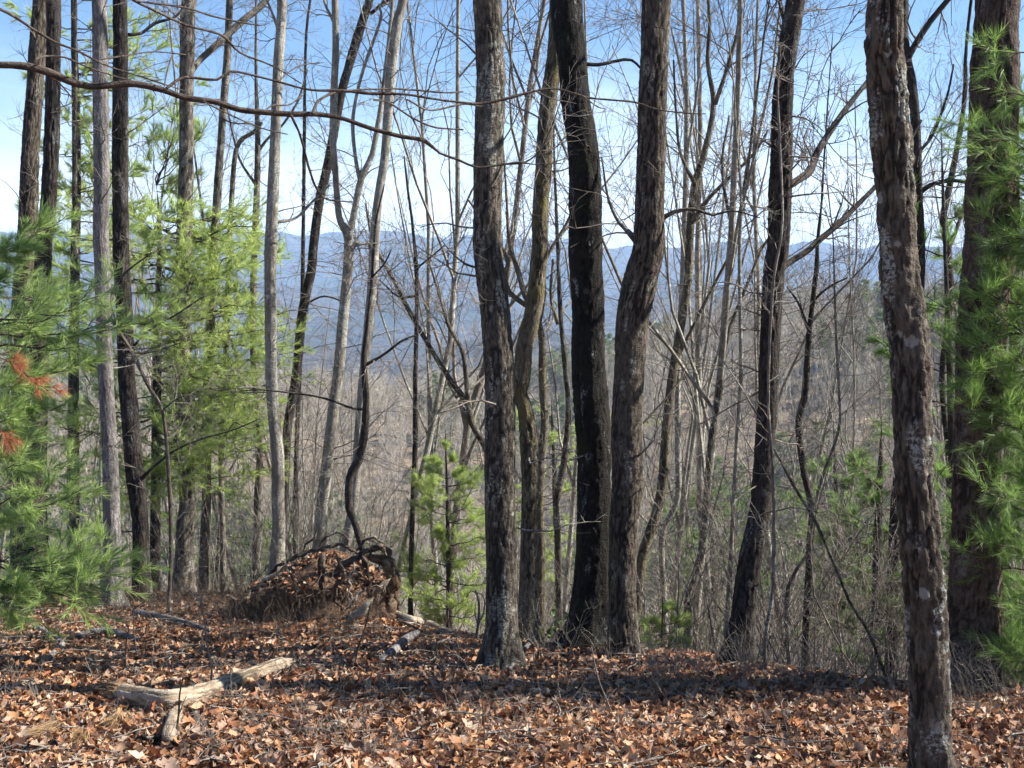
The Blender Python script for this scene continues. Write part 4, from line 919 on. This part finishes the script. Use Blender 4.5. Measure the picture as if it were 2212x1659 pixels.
obj('earth', mesh('earth', V, [np.stack([k+j, k+nu+j, k+nu+j2, k+j2], -1).reshape(-1, 4)], M['dirt']), E)
g = Geo(); n = 170; a_ = rng.uniform(np.pi*1.02, np.pi*1.98, n); S = np.stack([np.cos(a_)*.74, np.sin(a_)*.60, rng.uniform(.12, .42, n)], -1); P_ = [S]; d_ = norm(np.stack([rng.normal(0, .5, n), -.6+rng.normal(0, .3, n), rng.normal(-.3, .6, n)], -1)); L_ = rng.uniform(.08, .4, n)
for k in range(6): d_ = norm(d_+.35*rng.normal(size=d_.shape)+np.array([0, 0, -.08])); P_.append(P_[-1]+d_*(L_/6)[:, None])
P_ = np.stack(P_, 1); tubes(g, P_, rng.uniform(.0015, .005, (n, 1))*np.linspace(1, .4, 7)[None], 4)
o = obj('rootlets', mesh('rootlets', np.concatenate(g.V), [np.concatenate(g.Q)], M['root'], np.concatenate(g.A)), E); o['kind'] = 'stuff'
g = Geo(); n = 1300; tq = rng.random(n)*6.28; pq = rng.random(n)**.6*.75; rr_ = np.sin(pq*np.pi/2)
lx = rr_*np.cos(tq)*.78; ly = rr_*np.sin(tq)*.72; lz = (.62*np.cos(pq*np.pi/2)**.75*(1-.25*lx**2))*(1-.38*np.clip(-lx/.8, 0, 1)**.8)-.06
kp = ~((ly < -.20+.12*np.sin(lx*9)) & (lz < .40+.08*np.sin(lx*13))); lx = np.where(lx < 0, lx*1.12, lx); scatter_leaves(g, lx[kp], ly[kp], lz[kp]+.03*rng.random(kp.sum()), .035+.04*rng.random(kp.sum()), T4, .5)
o = obj('leaf_cover', mesh('leaf_cover', np.concatenate(g.V), [np.concatenate(g.Q)], M['leaf']), E); o['kind'] = 'stuff'
def limb(parent, base, name, pts, d, m, dd=0, gnarl=0., sides=12, furrow=.003, step=.02, lump=.12, seed=1):
    p, r = path(pts, d, dd); p, r = resample(p, r, step); g = Geo()
    if gnarl:
        q = np.arange(len(p))*step; w3 = np.stack([fbm(np.stack([q*14, q*0+seed, q*0+k*7.7], -1), 5+seed, 3) for k in range(3)], -1); p = p+gnarl*w3*np.minimum(1, np.arange(len(p))/4)[:, None]; r = r*(1+.35*w3[:, 0]); r[-1] *= .3; r[0] *= .5
        i_ = np.linspace(0, len(p)-1, 14).astype(int); q1, r1 = grow(p[i_][None], r[i_][None], 9, .05, 1, .9, .18, 6, .4, -.15, .3, .0016); r1 = np.minimum(r1, .005); q2, r2 = grow(q1, r1, 2, .2, 1, .8, .08, 4, .4, -.1, .6, .0012); tubes(g, q1, r1, 4); tubes(g, q2, r2, 3)
    trunk_tube(g, p, r, sides, furrow, .02, .25, seed, lump); return g.obj(name, m, parent, base)
for i, (pts, d, m) in enumerate([
    ([(520,1310,6),(560,1265,8),(601,1226,8),(640,1201,9),(702,1184,9),(735,1177,9),(757,1186,9),(781,1203,8),(792,1240,7)], 11.2, 'root'),
    ([(556,1272,4),(577,1252,11),(600,1236,10),(626,1212,3)], 10.9, 'log_pale'),
    ([(700,1275,9),(720,1237,14),(746,1215,14),(781,1199,12),(800,1188,12)], 11.0, 'root'),
    ([(790,1192,9),(812,1181,14),(834,1188,16),(847,1210,12),(850,1225,8)], 11.1, 'root'),
    ([(792,1200,12),(812,1206,20),(834,1217,26),(847,1243,26),(845,1274,28),(841,1307,26),(832,1340,30)], 11.15, 'wood_rot'),
    ([(843,1250,5),(832,1262,13),(822,1275,14),(810,1294,4)], 10.85, 'log_pale'),
    ([(806,1292,4),(795,1305,14),(772,1328,20),(746,1352,12),(732,1364,4)], 10.5, 'log_pale'),
    ([(790,1270,4),(770,1292,5),(745,1315,4)], 10.6, 'twig'),
    ([(765,1215,3),(755,1262,4),(760,1310,4)], 10.6, 'twig'),
    ([(835,1200,8),(825,1182,6),(808,1180,6),(800,1200,5)], 11.0, 'root'),
    ([(690,1180,3),(700,1160,4),(725,1150,4),(748,1160,4),(757,1180,5)], 11.2, 'root'),
    ([(516,1305,6),(530,1293,8),(542,1282,6)], 11.0, 'log_pale'),
    ([(700,1200,16),(690,1230,12),(695,1270,10),(680,1310,7)], 10.75, 'root'),
    ([(845,1215,6),(856,1240,8),(852,1275,9),(862,1310,8),(880,1350,6)], 11.2, 'root'),
    ([(770,1190,5),(785,1165,6),(808,1160,6),(828,1172,5),(836,1192,4)], 11.1, 'root'),
    ([(655,1192,4),(665,1170,5),(680,1158,4),(690,1140,2)], 11.2, 'root'),
    ([(730,1200,10),(738,1240,9),(725,1280,8),(738,1325,5)], 10.75, 'root'),
    ([(620,1230,5),(640,1270,6),(630,1310,4)], 10.6, 'root')]):
    limb(E, mc, 'root', pts, d, M[m], sides=14, seed=i, gnarl=.035, lump=.3, furrow=.005)

# ------------------------------------------------------------------ logs and sticks
def ground_path(pts, lift=.35):
    P, Rr = [], []
    for (x, y, w) in pts:
        d = onground(x, y+w*.3); r = w/2*d/F; p = at(x, y, d); p[2] = gz1(p[0], p[1])+r*lift*2; P.append(p); Rr.append(r)
    return np.array(P), np.array(Rr)
def log(name, label, cat, pts, m, sides=16, furrow=.004, lift=.8, step=.02, lump=.12, seed=1, group=None, extra=None):
    P, Rr = ground_path(pts, lift); p, r = resample(P, Rr, step); base = P[0].copy()
    g = Geo(); trunk_tube(g, p, r, sides, furrow, .03, .15, seed, lump)
    if extra is None:
        return g.obj(name, m, None, base, label=label, cat=cat, group=group), P, Rr
    E = empty(name, tuple(base), label=label, cat=cat, group=group); g.obj('stem', m, E, base)
    for i, q in enumerate(extra): limb(E, base, 'branch', q[0], q[1] if q[1] else onground(q[0][0][0], q[0][0][1]), m, seed=seed+i, sides=8)
    return E, P, Rr
# big pale log with a broken hollow end
P, Rr = ground_path([(250,1513,44),(300,1524,47),(370,1528,46),(435,1511,40),(485,1489,35),(550,1465,31),(600,1450,33),(628,1441,24)], .65)
base = P[3].copy(); E = empty('fallen_log', tuple(base), label='thick pale barkless log with a bend and broken brown hollow end, in the foreground leaves', cat='log')
p, r = resample(P, Rr, .012); g = Geo(); r = r*(1+.04*np.sin(np.arange(len(r))*.11)); trunk_tube(g, p[2:], r[2:], 44, .007, .05, .05, 9, .16, caps=False); g.obj('stem', M['log_pale'], E, base)
ax = norm(P[0]-P[1]); g = Geo()
for k in range(34):      # splintered rotten end
    a = k/34*6.28+rng.normal(0, .05); rr_ = Rr[0]*(.92+.12*rng.random()); side = norm(np.cross(ax, [0, 0, 1])); upv = np.cross(side, ax)
    o_ = side*math.cos(a)*rr_+upv*math.sin(a)*rr_; L_ = .02+.10*rng.random()**2
    q = np.array([P[0]+o_-ax*.07, P[0]+o_*1.02, P[0]+o_*(.95+.15*rng.random())+ax*L_]); trunk_tube(g, q, np.array([.013, .012, .002]), 7, .003, .01, .2, k, .4)
g.obj('splintered_end', M['wood_rot'], E, base)
g = Geo(); q0 = np.linspace(-.14, -.035, 6)[:, None]; trunk_tube(g, P[0]+ax*q0, Rr[0]*np.array([.93, .93, .92, .9, .8, .5]), 24, .012, .02, .6, 3, .35); g.obj('rotten_core', M['wood_rot'], E, base)
bk = Geo(); ii = rng.integers(0, len(p), 220); sg = np.where(rng.random(220) < .6, -1, 1); bx = p[ii, 0]+rng.normal(0, .03, 220); by = p[ii, 1]+sg*(r[ii]*(.8+.7*rng.random(220))); scatter_leaves(bk, bx, by, gz(bx, by)+.02+.05*rng.random(220), .04+.045*rng.random(220), T6, .7)
bk.obj('leaf_bank', M['leaf'], None, (0, 0, 0), kind='stuff', label='leaves banked along the big pale log')
limb(E, base, 'knot', [(478,1478,14),(484,1466,13),(488,1458,10)], onground(480, 1495), M['log_pale'], sides=10)
log('split_wood', 'pale wedge of split wood standing in leaves in front of the big log', 'wood', [(384,1540,16),(378,1565,28),(366,1600,30),(362,1612,22)], M['log_pale'], lift=.9, lump=.3, seed=12)
log('fallen_branch', 'grey mossy fallen branch lying below the left trunks', 'branch', [(292,1332,18),(340,1340,17),(395,1352,15),(440,1364,12),(462,1368,9)], M['bark_dead'], seed=13)
log('fallen_branch', 'short weathered grey branch half sunk in leaves, left of the mossy one', 'branch', [(168,1382,15),(205,1372,16),(240,1372,16),(300,1388,13)], M['bark_dead'], seed=14)
log('fallen_branch', 'elbow-bent pale branch lying near the left edge', 'branch', [(58,1345,10),(95,1368,12),(133,1392,13),(120,1408,12),(104,1428,14)], M['bark_dead'], seed=15, lift=.6)
log('fallen_stick', 'straight grey stick end touching the left edge of the picture', 'stick', [(-30,1421,9),(20,1425,9),(60,1428,10)], M['bark_dead'], seed=16)
log('fallen_branch', 'dark stick lying behind the foot of the split wood wedge', 'branch', [(262,1598,8),(310,1600,10),(368,1607,13),(418,1629,9),(450,1640,6)], M['bark_dark'], seed=17, lift=.6)
log('fallen_branch', 'whitish blunt branch propped up in the dark leaves left of the centre trunk', 'branch', [(823,1432,16),(850,1415,19),(878,1392,20),(900,1376,16)], M['bark_dead'], seed=18, lift=.8, extra=[([(895,1384,12),(903,1396,9),(904,1405,5)], None)])
log('fallen_log', 'tan fallen trunk lying away from the root mound towards the centre', 'fallen trunk', [(838,1326,22),(880,1338,24),(920,1352,22),(960,1366,16),(1010,1380,10)], M['log_pale'], seed=19, lift=.5)
log('dead_branch', 'pale lichened crooked branch leaning against the foot of the centre trunk', 'branch', [(1101,1462,9),(1127,1425,9),(1151,1395,8),(1145,1378,6),(1135,1360,4)], M['bark_dead'], seed=20, lift=2.2)
log('fallen_branch', 'dark curved branch running out of the bottom edge right of the middle', 'branch', [(1258,1569,9),(1300,1588,12),(1338,1606,13),(1372,1632,12),(1438,1656,10)], M['bark_dark'], seed=21, lift=.7)
log('fallen_branch', 'lichened grey branch lying along the bottom edge, crossing the dark curved one', 'branch', [(1180,1662,7),(1250,1648,10),(1305,1636,10),(1372,1646,9),(1400,1660,7)], M['bark_oak2'], seed=22, lift=.7)
log('fallen_stick', 'thin pale bent stick near the bottom left, left of the split wood wedge', 'stick', [(235,1585,6),(250,1597,7),(276,1618,7),(290,1650,6)], M['bark_dead'], seed=23, lift=.8)
log('fallen_stick', 'short tan stick between the big log and the grey short branch', 'stick', [(205,1473,7),(230,1474,8),(258,1477,7)], M['log_pale'], seed=24, lift=.8)
log('fallen_stick', 'grey stick lying flat right of the split wood wedge', 'stick', [(522,1611,6),(570,1608,8),(620,1613,7)], M['bark_dead'], seed=25, lift=.8)
log('fallen_stick', 'whitish short piece of wood below the big log tip, left of centre', 'stick', [(700,1530,12),(712,1512,14),(726,1498,10)], M['bark_dead'], seed=26, lift=.6)
for k, (x0, y0, x1, y1, w) in enumerate([(860,1348,960,1392,7),(905,1335,1010,1378,5),(930,1400,1030,1385,6),(870,1400,905,1432,5),(985,1408,1040,1432,6),(900,1445,985,1428,5),(840,1372,925,1358,4),(940,1362,1000,1410,5),(560,1372,640,1392,6),(610,1410,700,1398,5),(1120,1520,1210,1538,6),(720,1470,800,1452,5),(1500,1500,1600,1520,5),(1650,1580,1770,1562,6),(800,1590,930,1612,5),(20,1520,120,1502,6),(1090,1590,1160,1612,5)]):
    mx_, my_ = (x0+x1)/2+rng.normal(0, 6), (y0+y1)/2+rng.normal(0, 4); wh = 'right of the root mound' if 830 < x0 and y0 < 1450 else 'on the open leafy floor'
    log('fallen_stick', 'thin crooked grey stick lying '+wh, 'stick', [(x0, y0, w), (mx_, my_, w*.9), (x1, y1, w*.5)], M['bark_dead' if k % 3 else 'root'], sides=8, furrow=.001, lift=1.6, seed=40+k, group='grey sticks '+wh)
# grey bony dead seedling by the centre trunk
a = at(1030, 1395, 10.3); a[2] = gz1(a[0], a[1]); E = empty('dead_sapling', tuple(a), label='small grey bony dead sapling with hooked tips left of the centre trunk foot', cat='dead sapling')
for i, q in enumerate([[(1027,1275,4),(1034,1300,5),(1034,1338,6),(1031,1375,7),(1045,1410,7)],[(1034,1345,4),(1044,1325,4),(1047,1300,3),(1040,1282,2)],[(1032,1350,4),(1026,1325,3),(1027,1305,2)],[(1029,1282,3),(1018,1276,2),(1008,1290,2)],[(1030,1280,3),(1042,1285,2)]]):
    limb(E, a, 'stem', q, 10.3, M['bark_dead'], sides=6, furrow=0, seed=i)
# drooping grey plant stalks
a = at(960, 1465, onground(960, 1465)); E = empty('dry_stalk', tuple(a), label='drooping dry grey stalks curling over the leaves left of the centre trunk', cat='plant')
for i, q in enumerate([[(953,1463,3),(960,1430,3),(977,1414,3),(1000,1425,2),(1012,1450,2)],[(955,1463,3),(970,1430,3),(985,1422,2),(992,1452,2)],[(957,1463,2),(950,1440,2),(940,1432,2)]]):
    limb(E, a, 'stalk', q, a[1], M['bark_dead'], sides=5, furrow=0, seed=i)
# straw coloured fallen needle bunches
for (x, y, lb, dx) in [(167,1616,'straw-coloured bunch of fallen pine needles near the bottom left, right-hand one',.3),(108,1606,'flatter straw-coloured bunch of fallen pine needles near the bottom left, left-hand one',-.9),(250,1575,'brown bunch of fallen needles draped below the broken log end',.1)]:
    d = onground(x, y); a = at(x, y, d); g = Geo(); m_ = 16; S = np.tile(a+np.array([0, .05, .06]), (m_, 1))+rng.normal(0, .02, (m_, 3)); needle_tufts(g, S, norm(np.tile([dx, -1., -.15], (m_, 1))+rng.normal(0, .25, (m_, 3))), 26, .16, .003, .35)
    me = mesh('needle_bunch', np.concatenate(g.V)-a, [np.concatenate(g.T)], M['needle_straw'], None, False); link_props(obj('needle_bunch', me, None, tuple(a)), label=lb, cat='pine needles')

# ------------------------------------------------------------------ thin stems on the floor
def stem(label, pts, m, branches=()):
    d = onground(pts[-1][0], pts[-1][1]); a = at(pts[-1][0], pts[-1][1], d)
    E = empty('twiggy_stem', tuple(a), label=label, cat='seedling')
    for i, q in enumerate([pts]+list(branches)): limb(E, a, 'stem' if i == 0 else 'twig', q, d, m, sides=5, furrow=0, seed=i, lump=.05)
stem('taller grey wiry seedling standing behind the big pale log', [(443,1238,3),(444,1270,3),(434,1300,4),(443,1345,4),(446,1385,4),(457,1440,5),(452,1505,5)], M['twig'], [[(435,1300,3),(410,1275,2),(385,1265,2)],[(457,1445,3),(480,1420,2),(515,1385,2)]])
stem('red-tipped forked seedling below the left trunks', [(287,1295,2),(288,1330,3),(290,1370,3),(296,1425,4)], M['root'], [[(289,1316,3),(312,1298,2),(330,1283,2)],[(288,1312,2),(275,1295,2),(262,1280,2)]])
stem('pale hooked seedling left of the red-tipped one', [(245,1335,2),(268,1345,3),(278,1358,3),(272,1390,4),(269,1445,4)], M['bark_dead'])
stem('black forked twig standing in front of the big pale log', [(395,1465,3),(388,1500,4),(386,1540,5),(378,1605,5)], M['bark_dark'], [[(386,1545,3),(395,1520,2),(402,1505,2)]])
stem('thin pale upright twig right of the black mossy trunk foot', [(1278,1400,3),(1292,1465,3),(1312,1515,3),(1330,1560,3)], M['twig'])
stem('slender twig with a red tip leaning over the mound front', [(802,1300,3),(790,1350,4),(775,1395,4),(765,1440,4)], M['root'], [[(776,1390,2),(760,1425,2),(750,1455,2)]])
stem('fine brown stem in the bottom middle leaves', [(1040,1500,2),(1045,1560,3),(1048,1640,3)], M['root'])
stem('bright thin stalk in the bottom leaves below the centre trunk', [(1154,1400,2),(1150,1450,2),(1147,1500,3)], M['log_pale'])
stem('thin dark whip rising from the leaves left of the plated trunk foot', [(1800,1560,2),(1825,1600,3),(1845,1650,3)], M['bark_dark'])
stem('crooked brown weed stem in the right-hand leaves', [(1680,1490,2),(1690,1540,3),(1705,1600,3)], M['root'])

# loose low twigs nobody could count
def undergrowth(name, label, spots, h, m, seed):
    global rng
    G = Geo()
    for i, (x0, x1, y0, y1, n) in enumerate(spots):
        for k in range(n):
            x = x0+(x1-x0)*rng.random(); y = y0+(y1-y0)*rng.random(); d = onground(x, y); a = at(x, y, d); a[2] = gz1(a[0], a[1])
            nst = 3; S = np.tile(a, (nst, 1))+np.array([[.03, .03, 0]])*rng.normal(size=(nst, 3)); dr = norm(np.stack([rng.normal(0, .45, nst), rng.normal(0, .45, nst), np.ones(nst)], -1)); P = [S]; L = h*(.4+.8*rng.random(nst))
            for q in range(4): dr = norm(dr+.15*rng.normal(size=dr.shape)); P.append(P[-1]+dr*(L/4)[:, None])
            P = np.stack(P, 1); Rr = np.full((nst, 1), .0017)*np.linspace(1, .5, 5)[None]; tubes(G, P, Rr, 3)
            p1, r1 = grow(P, Rr, 3, .2, 1, .8, h*.35, 4, .2, .05, .8, .0011); tubes(G, p1, r1, 3)
    return G.obj(name, m, None, (0, 0, 0), label=label, kind='stuff')
undergrowth('low_brush', 'fine reddish-brown twigs of low brush around the mound and left trunks', [(200,560,1300,1345,150),(480,860,1320,1400,120),(0,560,1330,1420,60),(880,1060,1380,1440,30)], .36, M['root'], 1)
undergrowth('wiry_weeds', 'thin wiry weeds and twigs standing in the leaf litter', [(0,2212,1440,1655,150),(400,1150,1400,1650,80)], .22, M['twig'], 2)
undergrowth('rim_brush', 'thin grey stalks fringing the far edge of the leaf-covered ground', [(1350,2212,1440,1500,150),(1100,1400,1405,1430,30),(2030,2212,1430,1560,60)], .45, M['twig'], 3)

g = Geo(); n = 2600; d_ = np.sqrt(rng.random(n)*(15**2-5.3**2)+5.3**2); x_ = (rng.random(n)*2-1)*(1106/F*d_+.3); L_ = .05+.42*rng.random(n)**2; a_ = rng.random(n)*6.28
P_ = []
for q in np.linspace(-.5, .5, 4):
    xx = x_+np.cos(a_)*L_*q+.012*rng.normal(size=n); yy = d_+np.sin(a_)*L_*q+.012*rng.normal(size=n); P_.append(np.stack([xx, yy, gz(xx, yy)+.035+.025*rng.random(n)], -1))
tubes(g, np.stack(P_, 1), rng.uniform(.0018, .0075, (n, 1))*np.array([[1, .95, .8, .5]]), 4)
g.obj('twig_litter', M['twig'], None, (0, 0, 0), label='small broken twigs scattered through the fallen leaves', kind='stuff')
